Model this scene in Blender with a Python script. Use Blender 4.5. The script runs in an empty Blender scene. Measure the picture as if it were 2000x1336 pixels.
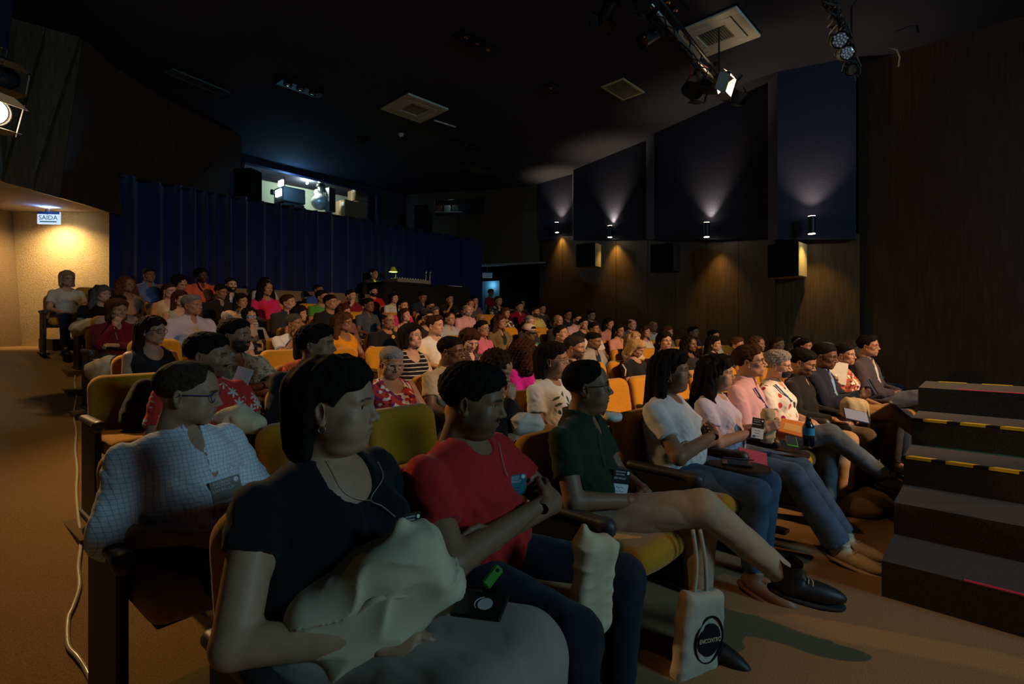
import bpy, math, random
import numpy as np
from mathutils import Vector, Matrix, Euler
D = bpy.data
sc = bpy.context.scene
COL = sc.collection
rnd = random.Random(7)
R_ = math.radians

# ------------------------------------------------------------------ camera (eye at 1.3 m, level, horizon a little above the middle)
EYEH = 1.3
cam = D.cameras.new('camera'); cam.lens = 18.0; cam.sensor_width = 36.0; cam.shift_y = -0.014; cam.clip_start = .05
cam_ob = D.objects.new('camera', cam); COL.objects.link(cam_ob)
cam_ob.location = (0, 0, EYEH); cam_ob.rotation_euler = (R_(90), 0, 0); sc.camera = cam_ob

# ------------------------------------------------------------------ world, big lights, exposure
sc.view_settings.view_transform = 'Standard'; sc.view_settings.look = 'None'
sc.view_settings.exposure = 0.0; sc.view_settings.gamma = 1.0; sc.view_settings.use_curve_mapping = False
W_ = D.worlds.new('dark_hall'); sc.world = W_; W_.use_nodes = True
W_.node_tree.nodes['Background'].inputs[0].default_value = (.55, .6, .75, 1)
W_.node_tree.nodes['Background'].inputs[1].default_value = 0.009

def aim(o, target):
    d = Vector(target) - Vector(o.location); o.rotation_euler = d.to_track_quat('-Z', 'Y').to_euler()
def light(name, kind, loc, energy, col, target=None, **kw):
    l = D.lights.new(name, kind); l.energy = energy; l.color = col
    for k, v in kw.items(): setattr(l, k, v)
    o = D.objects.new(name, l); COL.objects.link(o); o.location = loc
    if target is not None: aim(o, target)
    return o
# the glow of the projection screen on the stage, several metres in front of the front row
light('screen_glow', 'AREA', (8.2, -3.0, 4.3), 265, (.40, .78, 1.0), (1.2, 4.6, 1.0), shape='RECTANGLE', size=2.2, size_y=1.3)
# stage wash lamps on the front bar: warm, falling on the middle of the audience and the floor before it
light('stage_wash', 'SPOT', (6.6, .6, 4.9), 3300, (1.0, .54, .23), (1.1, 6.2, 1.1), spot_size=R_(50), spot_blend=.9, shadow_soft_size=.12)

light('front_wash', 'SPOT', (-1.6, .2, 5.3), 330, (1.0, .50, .19), (2.5, 1.5, 0), spot_size=R_(36), spot_blend=.8, shadow_soft_size=.05)

# ------------------------------------------------------------------ place of the rows: arcs round a point on the stage side
CX, CY, RAD, SEAT = 18.85, -14.56, 25.0, .52
A0 = math.atan2(15.9, 19.3)
def arc(s, n):
    """s seats along the row, n metres behind the front row -> x, y, heading"""
    a = A0 + s * SEAT / RAD; r = RAD + n
    return CX - r * math.cos(a), CY + r * math.sin(a), math.atan2(-math.cos(a), -math.sin(a))
def sn_of(x, y):
    dx, dy = x - CX, y - CY
    return (math.atan2(dy, -dx) - A0) * RAD / SEAT, math.hypot(dx, dy) - RAD
def rake(n):
    n = max(0, min(n, 9.4)); return .04 * n + 0.0095 * n * n
def row_n(r): return (r - 1) * .9
def row_z(r): return rake(row_n(r))
def ramp(n): return max(0, min(rake(n) - .0, .97))
def at(px, py, z):
    """point seen at pixel px,py of the 2000x1336 photograph, z metres in front of the camera"""
    return ((px - 1000) / 1000 * z, z, EYEH + (640 - py) / 1000 * z)
def on_row(px, n):
    x = (px - 1000) / 1000; a = x * x + 1; b = -2 * (x * CX + CY); c = CX * CX + CY * CY - (RAD + n) ** 2
    q = math.sqrt(b * b - 4 * a * c); zs = [z for z in ((-b - q) / (2 * a), (-b + q) / (2 * a)) if z > .3]
    return min(zs)
def on_floor(px, py, f=None):
    f = f or ramp; z = .4
    while z < 30:
        X, Y, Z = at(px, py, z)
        if Z < f(sn_of(X, Y)[1]): return (X, Y, Z)
        z += .01
    return at(px, py, 9)
V = lambda *a: np.array(a, float)
# ------------------------------------------------------------------ field modelling
def rotm(rx=0, ry=0, rz=0):
    return np.array(Euler((math.radians(rx), math.radians(ry), math.radians(rz))).to_matrix())

class Field:
    """signed distance samples on a grid, blended smoothly and skinned with surface nets"""
    def __init__(s, lo, hi, h):
        s.lo = np.array(lo, float); s.h = h
        s.n = np.ceil((np.array(hi, float) - s.lo) / h).astype(int) + 1
        s.d = np.full(s.n, .5, np.float32)
    def blk(s, a, b):
        i0 = np.clip(np.floor((np.array(a) - s.lo) / s.h).astype(int), 0, s.n)
        i1 = np.clip(np.ceil((np.array(b) - s.lo) / s.h).astype(int) + 1, 0, s.n)
        if (i1 <= i0).any(): return None
        ax = [(s.lo[k] + s.h * np.arange(i0[k], i1[k])).astype(np.float32) for k in range(3)]
        return tuple(slice(i0[k], i1[k]) for k in range(3)), ax[0][:, None, None], ax[1][None, :, None], ax[2][None, None, :]
    def put(s, sl, q, k, op):
        a = s.d[sl]
        if op == 'sub':
            q = -q
            hh = np.maximum(k - np.abs(a - q), 0) / max(k, 1e-6)
            s.d[sl] = np.maximum(a, q) + hh * hh * k * .25
        elif op == 'and':
            s.d[sl] = np.maximum(a, q)
        else:
            hh = np.maximum(k - np.abs(a - q), 0) / max(k, 1e-6)
            s.d[sl] = np.minimum(a, q) - hh * hh * k * .25
    def cap(s, a, b, ra, rb, k=.02, op='add', cut=None, cuta=None):
        a = np.array(a, float); b = np.array(b, float); m = max(ra, rb) + k + 2 * s.h
        r = s.blk(np.minimum(a, b) - m, np.maximum(a, b) + m)
        if r is None: return s
        sl, X, Y, Z = r; ab = b - a; L2 = ab @ ab + 1e-12
        px, py, pz = X - a[0], Y - a[1], Z - a[2]
        t0 = (px * ab[0] + py * ab[1] + pz * ab[2]) / L2; t = np.clip(t0, 0, 1)
        q = np.sqrt((px - t * ab[0]) ** 2 + (py - t * ab[1]) ** 2 + (pz - t * ab[2]) ** 2) - (ra + (rb - ra) * t)
        L = math.sqrt(L2)
        if cut is not None: q = np.maximum(q, (t0 - cut) * L)
        if cuta is not None: q = np.maximum(q, (cuta - t0) * L)
        s.put(sl, q.astype(np.float32), k, op); return s
    def ell(s, c, r, k=.02, op='add', R=None):
        c = np.array(c, float); r = np.array(r, float) * np.ones(3); m = (max(r) if R is not None else r) + k + 2 * s.h
        bl = s.blk(c - m, c + m)
        if bl is None: return s
        sl, X, Y, Z = bl; p = [X - c[0], Y - c[1], Z - c[2]]
        if R is not None: p = [R[0][i] * p[0] + R[1][i] * p[1] + R[2][i] * p[2] for i in range(3)]
        k0 = np.sqrt((p[0] / r[0]) ** 2 + (p[1] / r[1]) ** 2 + (p[2] / r[2]) ** 2)
        k1 = np.sqrt((p[0] / r[0] ** 2) ** 2 + (p[1] / r[1] ** 2) ** 2 + (p[2] / r[2] ** 2) ** 2) + 1e-6
        s.put(sl, (k0 * (k0 - 1) / k1).astype(np.float32), k, op); return s
    def box(s, c, hf, rd=.01, k=.01, op='add', R=None):
        c = np.array(c, float); hf = np.array(hf, float); m = (np.linalg.norm(hf) if R is not None else hf) + k + 2 * s.h
        bl = s.blk(c - m, c + m)
        if bl is None: return s
        sl, X, Y, Z = bl; p = [X - c[0], Y - c[1], Z - c[2]]
        if R is not None: p = [R[0][i] * p[0] + R[1][i] * p[1] + R[2][i] * p[2] for i in range(3)]
        q = [np.abs(p[i]) - (hf[i] - rd) for i in range(3)]
        o = np.sqrt(sum(np.maximum(v, 0) ** 2 for v in q)) + np.minimum(np.maximum(np.maximum(q[0], q[1]), q[2]), 0) - rd
        s.put(sl, o.astype(np.float32), k, op); return s
    def plane(s, n, off, op='and'):
        n = np.array(n, float); r = s.blk(s.lo - 1, s.lo + s.h * s.n + 1); sl, X, Y, Z = r
        s.put(sl, (X * n[0] + Y * n[1] + Z * n[2] - off).astype(np.float32), 0, op); return s
    def disp(s, f):
        r = s.blk(s.lo - 1, s.lo + s.h * s.n + 1); sl, X, Y, Z = r
        s.d = s.d + f(X, Y, Z).astype(np.float32); return s
    def mesh(s):
        return nets(s.d, s.lo, s.h)

def nets(d, lo, h):
    sg = d < 0; nx, ny, nz = d.shape
    c = np.zeros((nx - 1, ny - 1, nz - 1), np.int8)
    for i in (0, 1):
        for j in (0, 1):
            for k in (0, 1): c += sg[i:nx - 1 + i, j:ny - 1 + j, k:nz - 1 + k]
    act = (c > 0) & (c < 8); idx = np.argwhere(act)
    if len(idx) == 0: return np.zeros((0, 3)), np.zeros((0, 4), int)
    vid = np.full(act.shape, -1, np.int32); vid[act] = np.arange(len(idx))
    cor = [(i, j, k) for i in (0, 1) for j in (0, 1) for k in (0, 1)]
    val = {q: d[idx[:, 0] + q[0], idx[:, 1] + q[1], idx[:, 2] + q[2]] for q in cor}
    acc = np.zeros((len(idx), 3)); cnt = np.zeros(len(idx))
    for q in cor:
        for a in range(3):
            if q[a] == 0:
                w = list(q); w[a] = 1; w = tuple(w)
                A, B = val[q], val[w]; m = (A < 0) != (B < 0)
                t = np.where(m, A / np.where(m, A - B, 1), 0)
                p = np.tile(np.array(q, float), (len(idx), 1)); p[:, a] = t
                acc += p * m[:, None]; cnt += m
    v = lo + h * (idx + acc / np.maximum(cnt, 1)[:, None])
    quads = []
    for a in range(3):
        b, c2 = (a + 1) % 3, (a + 2) % 3
        s0 = [slice(1, None)] * 3; s1 = [slice(1, None)] * 3
        s0 = [slice(1, n - 1) for n in d.shape]; s1 = list(s0)
        s0[a] = slice(0, d.shape[a] - 1); s1[a] = slice(1, d.shape[a])
        A = sg[tuple(s0)]; B = sg[tuple(s1)]
        e = np.argwhere(A != B)
        if len(e) == 0: continue
        f = A[e[:, 0], e[:, 1], e[:, 2]]
        e[:, b] += 1; e[:, c2] += 1
        def g(db, dc):
            t = e.copy(); t[:, b] -= db; t[:, c2] -= dc
            return vid[t[:, 0], t[:, 1], t[:, 2]]
        q = np.stack([g(1, 1), g(0, 1), g(0, 0), g(1, 0)], 1)
        q[~f] = q[~f][:, ::-1]
        quads.append(q)
    q = np.concatenate(quads); q = q[(q >= 0).all(1)]
    return v, q

def sn(X, Y, Z, f, seed=0, ax=(1, 1, 1), n=5):
    """soft pseudo-random relief, about -1..1"""
    r = np.random.RandomState(seed); o = 0
    for i in range(n):
        d = r.normal(size=3); d /= np.linalg.norm(d); g = f * (1 + .35 * i)
        o = o + np.sin((X * d[0] * ax[0] + Y * d[1] * ax[1] + Z * d[2] * ax[2]) * g + r.rand() * 6.28) / (1 + .25 * i)
    return o / 2.6

def to_mesh(name, parts, attrs=None, smooth=True):
    """parts: list of (verts, faces)"""
    vs, fs, o = [], [], 0
    for v, f in parts:
        vs.append(np.asarray(v, float)); fs.append(np.asarray(f) + o); o += len(v)
    v = np.concatenate(vs)
    me = D.meshes.new(name)
    if len({f.shape[1] for f in fs if len(f)}) == 1:
        f = np.concatenate([x for x in fs if len(x)]); n = f.shape[1]
        me.vertices.add(len(v)); me.vertices.foreach_set('co', v.ravel())
        me.loops.add(f.size); me.loops.foreach_set('vertex_index', f.ravel().astype(np.int32))
        me.polygons.add(len(f)); me.polygons.foreach_set('loop_start', np.arange(0, f.size, n, dtype=np.int32))
        me.update(calc_edges=True)
    else:
        me.from_pydata([tuple(p) for p in v], [], [tuple(int(i) for i in r) for x in fs for r in x])
    if smooth: me.polygons.foreach_set('use_smooth', [True] * len(me.polygons))
    if attrs is not None:
        a = me.color_attributes.new('mask', 'FLOAT_COLOR', 'POINT')
        a.data.foreach_set('color', np.asarray(attrs, np.float32).ravel())
    me.update(); return me

def xf(v, M):
    M = np.array(M); return v @ M[:3, :3].T + M[:3, 3]

# ------------------------------------------------------------------ heads
EYE = (.0315, .0705, .003)
def head_mesh(kind='m', res=.004, jaw=1., cheek=1., nose=1., brow=1., lip=1.):
    f = Field((-.10, -.135, -.19), (.10, .14, .13), res)
    fem = kind == 'f'
    f.ell((0, -.018, .036), (.074, .094, .080), .03)
    f.ell((0, .028, -.022), (.060 * (1 + .5 * (cheek - 1)), .066, .086), .035)
    f.ell((0, .052, .045), (.052, .036, .045), .03)                     # forehead
    f.ell((0, .070, -.094), (.022 * jaw, .018, .016), .03)              # chin
    for s in (-1, 1):
        f.ell((s * .044 * jaw, .022, -.068), (.018, .030, .020 if not fem else .016), .035)
        f.ell((s * .042, .062, -.022), (.020 * cheek, .018, .017), .025)
        if cheek > 1: f.ell((s * .038, .056, -.055), (.024 * cheek, .026, .026), .03)
        f.cap((s * .012, .088, .021), (s * .046, .070, .020), .009 * brow, .008 * brow, .018)
        f.ell((s * .0315, .104, .003), (.019, .018, .0135), .014, 'sub')  # socket
        f.ell((s * EYE[0], EYE[1], EYE[2]), (.0150, .0150, .0140), .004)   # lids
        f.ell((s * EYE[0], EYE[1] + .018, EYE[2] - .0005), (.0140, .018, .0052), .002, 'sub')
        # ears
        Re = rotm(8, 0, s * -22)
        f.ell((s * .078, -.012, -.008), (.0065, .0185, .031), .006, R=Re)
        f.ell((s * .085, -.008, -.004), (.0065, .011, .020), .005, 'sub', R=Re)
        f.ell((s * .0745, -.006, -.033), (.007, .010, .011), .008)
    f.cap((0, .086, .014), (0, .107, -.024), .0075 * nose, .0095 * nose, .012)
    f.ell((0, .109, -.029), (.0110 * nose, .0115, .0095), .008)
    for s in (-1, 1):
        f.ell((s * .0125 * nose, .098, -.034), (.0085 * nose, .011, .0075), .006)
        f.ell((s * .0062 * nose, .107, -.040), (.0032, .0045, .003), .003, 'sub')
    f.ell((0, .076, -.060), (.032, .022, .024), .016)                    # muzzle
    f.ell((0, .0935, -.0565), (.021, .0075, .0048 * lip), .005)
    f.ell((0, .0915, -.0675), (.018, .0085, .0062 * lip), .005)
    f.cap((-.023, .090, -.0622), (.023, .090, -.0622), .0022, .0022, .001)
    f.cap((-.021, .1000, -.0618), (.021, .1000, -.0618), .0042, .0042, .003, 'sub')
    f.ell((0, .098, -.078), (.014, .007, .005), .008, 'sub')
    nr = .045 if fem else .053
    f.cap((0, -.022, -.055), (0, -.048, -.24), nr, nr + .004, .03)
    if cheek > 1.05: f.ell((0, .025, -.105), (.045 * cheek, .045, .025), .03)
    v, q = f.mesh()
    keep = (v[:, 2] > -.186)
    x, y, z = v.T; ax = np.abs(x)
    sm = lambda t, a, b: np.clip((t - a) / (b - a), 0, 1)
    lipm = np.clip(1.25 - (ax / .0235) ** 2 - ((z + .0622) / .0115) ** 2, 0, 1) * sm(y, .080, .088)
    bz = .0235 - .22 * np.maximum(ax - .030, 0) + .04 * (ax - .02)
    bw = (.0030 if fem else .0048)
    browm = np.clip(1.6 - (np.abs(z - bz) / bw) ** 2, 0, 1) * sm(ax, .009, .014) * (1 - sm(ax, .046, .053)) * sm(y, .05, .06)
    beard = sm(-z, .018 , .042) * sm(y, .0, .025) * (1 - sm(-z, .12, .15)) * (1 - .0 * ax)
    beard = np.maximum(beard * (1 - np.clip(1.1 - (ax / .045) ** 2 - ((z + .018) / .03) ** 2, 0, 1)), 0)
    beard = beard * (1 - np.clip(1.6 * lipm, 0, 1))
    must = np.clip(1.5 - (ax / .028) ** 2 - ((z + .0455) / .0085) ** 2, 0, 1) * sm(y, .075, .085) * (1 - np.clip(1.6 * lipm, 0, 1))
    return v, q, np.stack([lipm, browm, beard, must], 1)

def eye_mesh():
    """eyeball, +y is the gaze; pole ring colours come from its position"""
    n, m = 16, 12; vs = []; fs = []
    for i in range(m + 1):
        t = math.pi * i / m
        for j in range(n):
            p = 2 * math.pi * j / n; vs.append((.0128 * math.sin(t) * math.cos(p), .0128 * math.cos(t), .0128 * math.sin(t) * math.sin(p)))
    for i in range(m):
        for j in range(n): fs.append((i * n + j, i * n + (j + 1) % n, (i + 1) * n + (j + 1) % n, (i + 1) * n + j))
    return np.array(vs), np.array(fs)

# ------------------------------------------------------------------ materials
class N:
    def __init__(s, name):
        s.m = D.materials.new(name); s.m.use_nodes = True; s.t = s.m.node_tree; s.b = s.t.nodes['Principled BSDF']; s._c = None
    def n(s, t, **kw):
        q = s.t.nodes.new(t)
        for k, v in kw.items(): setattr(q, k, v)
        return q
    def l(s, a, b): s.t.links.new(a, b)
    def obj(s):
        if s._c is None: s._c = s.n('ShaderNodeTexCoord').outputs['Object']
        return s._c
    def mp(s, sc_=(1, 1, 1), rot=(0, 0, 0)):
        m = s.n('ShaderNodeMapping'); s.l(s.obj(), m.inputs[0]); m.inputs['Scale'].default_value = sc_; m.inputs['Rotation'].default_value = rot
        return m.outputs[0]
    def noise(s, scale, v=None, detail=3, rough=.55):
        q = s.n('ShaderNodeTexNoise'); s.l(v if v is not None else s.obj(), q.inputs['Vector']); q.inputs['Scale'].default_value = scale
        q.inputs['Detail'].default_value = detail; q.inputs['Roughness'].default_value = rough; return q.outputs[0]
    def ramp(s, f, *st, const=False):
        r = s.n('ShaderNodeValToRGB'); s.l(f, r.inputs[0]); e = r.color_ramp.elements
        if const: r.color_ramp.interpolation = 'CONSTANT'
        while len(e) < len(st): e.new(.5)
        for i, (p, c) in enumerate(st):
            e[i].position = p; e[i].color = (c, c, c, 1) if isinstance(c, (int, float)) else (*c, 1)
        return r.outputs[0]
    def mix(s, f, a, b):
        m = s.n('ShaderNodeMix', data_type='RGBA')
        if isinstance(f, (int, float)): m.inputs[0].default_value = f
        else: s.l(f, m.inputs[0])
        for i, c in ((6, a), (7, b)):
            if isinstance(c, tuple): m.inputs[i].default_value = (*c[:3], 1)
            else: s.l(c, m.inputs[i])
        return m.outputs[2]
    def bump(s, f, st=.3, dist=.01):
        b = s.n('ShaderNodeBump'); s.l(f, b.inputs['Height']); b.inputs['Strength'].default_value = st; b.inputs['Distance'].default_value = dist
        if s.b.inputs['Normal'].links: s.l(s.b.inputs['Normal'].links[0].from_socket, b.inputs['Normal'])
        s.l(b.outputs[0], s.b.inputs['Normal'])
    def done(s, col=None, rough=.8, spec=.3, sheen=0, metal=0):
        if col is not None:
            if isinstance(col, tuple): s.b.inputs['Base Color'].default_value = (*col[:3], 1)
            else: s.l(col, s.b.inputs['Base Color'])
        s.b.inputs['Roughness'].default_value = rough; s.b.inputs['Specular IOR Level'].default_value = spec
        s.b.inputs['Metallic'].default_value = metal
        if sheen: s.b.inputs['Sheen Weight'].default_value = sheen
        return s.m
MC = {}
def memo(f):
    def g(*a, **k):
        key = (f.__name__, a, tuple(sorted(k.items())))
        if key not in MC: MC[key] = f(*a, **k)
        return MC[key]
    return g
def dk(c, k): return tuple(x * k for x in c)
@memo
def plain(name, c, rough=.7, spec=.3, metal=0, bump=0, bs=300):
    n = N(name)
    v = n.ramp(n.noise(25), (.3, dk(c, .88)), (.7, c))
    if bump: n.bump(n.noise(bs), bump, .002)
    return n.done(v, rough, spec, 0, metal)
@memo
def glow(name, c, e):
    n = N(name); n.b.inputs['Emission Color'].default_value = (*c, 1); n.b.inputs['Emission Strength'].default_value = e
    return n.done(dk(c, .5), .6)
@memo
def cloth(c, pat='plain', c2=(.8, .8, .8), sheen=.1):
    n = N('cloth_' + pat); p = n.obj(); col = None
    def wave(dirn, scale, w, src=None):
        q = n.n('ShaderNodeTexWave', wave_type='BANDS', bands_direction=dirn); n.l(src if src is not None else p, q.inputs[0]); q.inputs['Scale'].default_value = scale
        q.inputs['Distortion'].default_value = .35; q.inputs['Detail'].default_value = 1
        return n.ramp(q.outputs[1], (w, 0.), (w + .06, 1.))
    if pat == 'plaid':
        w = n.n('ShaderNodeMath', operation='MAXIMUM'); n.l(wave('X', 20, .955), w.inputs[0]); n.l(wave('Z', 20, .955), w.inputs[1])
        col = n.mix(w.outputs[0], c, c2)
    elif pat == 'vstripe': col = n.mix(wave('X', 26, .5), c, c2)
    elif pat == 'hstripe': col = n.mix(wave('Z', 8, .86), c, c2)
    elif pat == 'knit':
        w = n.n('ShaderNodeTexWave', wave_type='BANDS', bands_direction='X'); n.l(p, w.inputs[0]); w.inputs['Scale'].default_value = 22; w.inputs['Distortion'].default_value = .6
        n.bump(w.outputs[1], .7, .006); col = n.ramp(w.outputs[1], (.1, dk(c, .6)), (.7, c))
    elif pat == 'floral':
        v = n.n('ShaderNodeTexVoronoi'); n.l(p, v.inputs['Vector']); v.inputs['Scale'].default_value = 13; v.inputs['Randomness'].default_value = .75
        sb = n.n('ShaderNodeVectorMath', operation='SUBTRACT'); n.l(p, sb.inputs[0]); n.l(v.outputs['Position'], sb.inputs[1])
        xy = n.n('ShaderNodeSeparateXYZ'); n.l(sb.outputs[0], xy.inputs[0]); an = n.n('ShaderNodeMath', operation='ARCTAN2'); n.l(xy.outputs[0], an.inputs[0]); n.l(xy.outputs[2], an.inputs[1])
        def mt(op, x, y_):
            q = n.n('ShaderNodeMath', operation=op)
            for i_, t_ in enumerate((x, y_)):
                if t_ is None: continue
                if isinstance(t_, (int, float)): q.inputs[i_].default_value = t_
                else: n.l(t_, q.inputs[i_])
            return q.outputs[0]
        pe = mt('MULTIPLY', mt('SINE', mt('MULTIPLY', an.outputs[0], 6.), None), .15)
        d_ = mt('ADD', v.outputs['Distance'], pe)
        col = n.mix(n.ramp(d_, (.31, 1.), (.35, 0.)), c, c2)
        col = n.mix(n.ramp(v.outputs['Distance'], (.09, 1.), (.12, 0.)), col, (.45, .30, .10))
    elif pat == 'print':
        v = n.n('ShaderNodeTexVoronoi'); n.l(p, v.inputs['Vector']); v.inputs['Scale'].default_value = 38
        h = n.n('ShaderNodeSeparateColor'); n.l(v.outputs['Color'], h.inputs[0])
        col = n.ramp(h.outputs[0], (0, c), (.45, c2), (.62, dk(c, .3)), (.78, (.75, .7, .62)), const=True)
    elif pat == 'blobs':
        v = n.n('ShaderNodeTexVoronoi'); n.l(n.mp((1, 1, .7)), v.inputs['Vector']); v.inputs['Scale'].default_value = 15; v.inputs['Randomness'].default_value = .8
        h = n.n('ShaderNodeSeparateColor'); n.l(v.outputs['Color'], h.inputs[0])
        d = n.ramp(h.outputs[1], (0, (.30, .01, .06)), (.3, (.75, .42, .03)), (.55, (.03, .03, .05)), (.75, (.5, .05, .04)), const=True)
        col = n.mix(n.ramp(v.outputs[0], (.27, 1.), (.31, 0.)), c, d)
    elif pat == 'camo':
        col = n.ramp(n.noise(24, None, 2), (0, dk(c, .45)), (.43, c), (.55, dk(c, 1.25)), (.66, dk(c, .35)), const=True)
    elif pat == 'denim':
        col = n.ramp(n.noise(9), (.3, dk(c, .7)), (.75, dk(c, 1.5))); n.bump(n.noise(400), .25, .002)
    else: col = n.ramp(n.noise(14), (.3, dk(c, .9)), (.7, c))
    n.bump(n.noise(900, n.mp((1, 1, .3))), .15, .001)
    return n.done(col, .9, .12, sheen)
@memo
def skin(tone, hair=(.012, .009, .007), beard=0., must=0., age=0):
    n = N('skin'); a = n.n('ShaderNodeVertexColor'); a.layer_name = 'mask'
    s = n.n('ShaderNodeSeparateColor'); n.l(a.outputs[0], s.inputs[0])
    v = n.ramp(n.noise(38, None, 4), (.3, dk(tone, .86)), (.75, dk(tone, 1.06)))
    def mul(x, k):
        m = n.n('ShaderNodeMath', operation='MULTIPLY'); n.l(x, m.inputs[0]); m.inputs[1].default_value = k; return m.outputs[0]
    if beard: v = n.mix(mul(s.outputs[2], beard), v, hair)
    if must: v = n.mix(mul(a.outputs['Alpha'], must), v, hair)
    v = n.mix(mul(s.outputs[0], .75), v, (tone[0] * .80, tone[1] * .50, tone[2] * .48))
    v = n.mix(mul(s.outputs[1], .85), v, dk(hair, 1.3))
    n.bump(n.noise(260, None, 4), .12, .001)
    if age: n.bump(n.noise(70, n.mp((.6, 1, 2.6)), 3), .35, .004)
    return n.done(v, .52, .35)
@memo
def hairm(c, gloss=.8):
    n = N('hair'); v = n.mp((1, 1, .22)); f = n.noise(190, v, 3)
    n.bump(f, .6, .003)
    return n.done(n.ramp(f, (.3, dk(c, .45)), (.75, dk(c, 1.5))), gloss, .06)
@memo
def eyem():
    n = N('eye'); g = n.n('ShaderNodeSeparateXYZ'); n.l(n.obj(), g.inputs[0])
    d = n.n('ShaderNodeMath', operation='MULTIPLY'); n.l(g.outputs[1], d.inputs[0]); d.inputs[1].default_value = 1 / .0128
    c = n.ramp(d.outputs[0], (0, (.40, .36, .34)), (.83, (.40, .36, .34)), (.85, (.035, .018, .010)), (.975, (.002, .002, .002)))
    return n.done(c, .12, .6)
@memo
def glassm():
    n = N('lens_glass'); n.b.inputs['Transmission Weight'].default_value = 1; n.b.inputs['IOR'].default_value = 1.02; n.b.inputs['Alpha'].default_value = .12
    return n.done((.95, .97, 1), .03, .5)
@memo
def carpet(c, sc_=260, k=.55):
    n = N('carpet'); f = n.noise(sc_, None, 4, .7); g = n.noise(1.1, None, 4)
    a = n.ramp(f, (.35, dk(c, k)), (.68, dk(c, 1.25)))
    col = n.mix(n.ramp(g, (.35, .0), (.75, .35)), a, dk(c, .62))
    n.bump(f, .9, .006); return n.done(col, .97, .05, .15)
@memo
def upholstery():
    n = N('mustard_upholstery'); v = n.noise(70, n.mp((3, 3, .6)), 3); c = (.54, .245, .014)
    n.bump(n.noise(420, None, 2), .35, .002)
    return n.done(n.ramp(v, (.3, dk(c, .72)), (.7, c)), .9, .1, .25)
@memo
def wood(c):
    n = N('stained_wood'); f = n.noise(6, n.mp((5, 5, .35)), 5, .6); n.bump(f, .15, .004)
    return n.done(n.ramp(f, (.3, dk(c, .6)), (.72, dk(c, 1.2))), .48, .35)
@memo
def felt(c):
    n = N('acoustic_panel'); f = n.noise(48, n.mp((1, 1, 3.2)), 4, .7); n.bump(f, .8, .012)
    return n.done(n.ramp(f, (.3, dk(c, .7)), (.7, dk(c, 1.2))), .95, .08)
@memo
def stucco(c):
    n = N('rough_render'); f = n.noise(62, None, 4, .7); n.bump(f, 1., .02)
    return n.done(n.ramp(f, (.32, dk(c, .72)), (.66, dk(c, 1.12))), .95, .08)
BLACK = plain('black_metal', (.012, .012, .013), .45, .4)
MATT = plain('matt_black', (.010, .010, .011), .85, .15)
WHITEP = plain('white_plastic', (.62, .60, .55), .5, .3)
STEEL = plain('steel', (.45, .45, .44), .35, .5, .9)

# ------------------------------------------------------------------ object helpers
def link(name, me, mat=None, parent=None, loc=None, rot=None, scale=None):
    o = D.objects.new(name, me); COL.objects.link(o)
    if mat is not None:
        if me.users == 1 and not me.materials: me.materials.append(mat)
        elif not me.materials: me.materials.append(None)
        if me.materials[0] is not mat:
            o.material_slots[0].link = 'OBJECT'; o.material_slots[0].material = mat
    if parent is not None: o.parent = parent
    if loc is not None: o.location = loc
    if rot is not None: o.rotation_euler = rot
    if scale is not None: o.scale = scale if hasattr(scale, '__len__') else (scale,) * 3
    return o
def tag(o, label=None, cat=None, group=None, kind=None):
    if label: o['label'] = label
    if cat: o['category'] = cat
    if group: o['group'] = group
    if kind: o['kind'] = kind
    return o
def empty(name, loc=(0, 0, 0), rz=0):
    o = D.objects.new(name, None); COL.objects.link(o); o.location = loc; o.rotation_euler = (0, 0, rz); o.empty_display_size = .1
    return o
def struct(o): o['kind'] = 'structure'; return o
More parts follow.
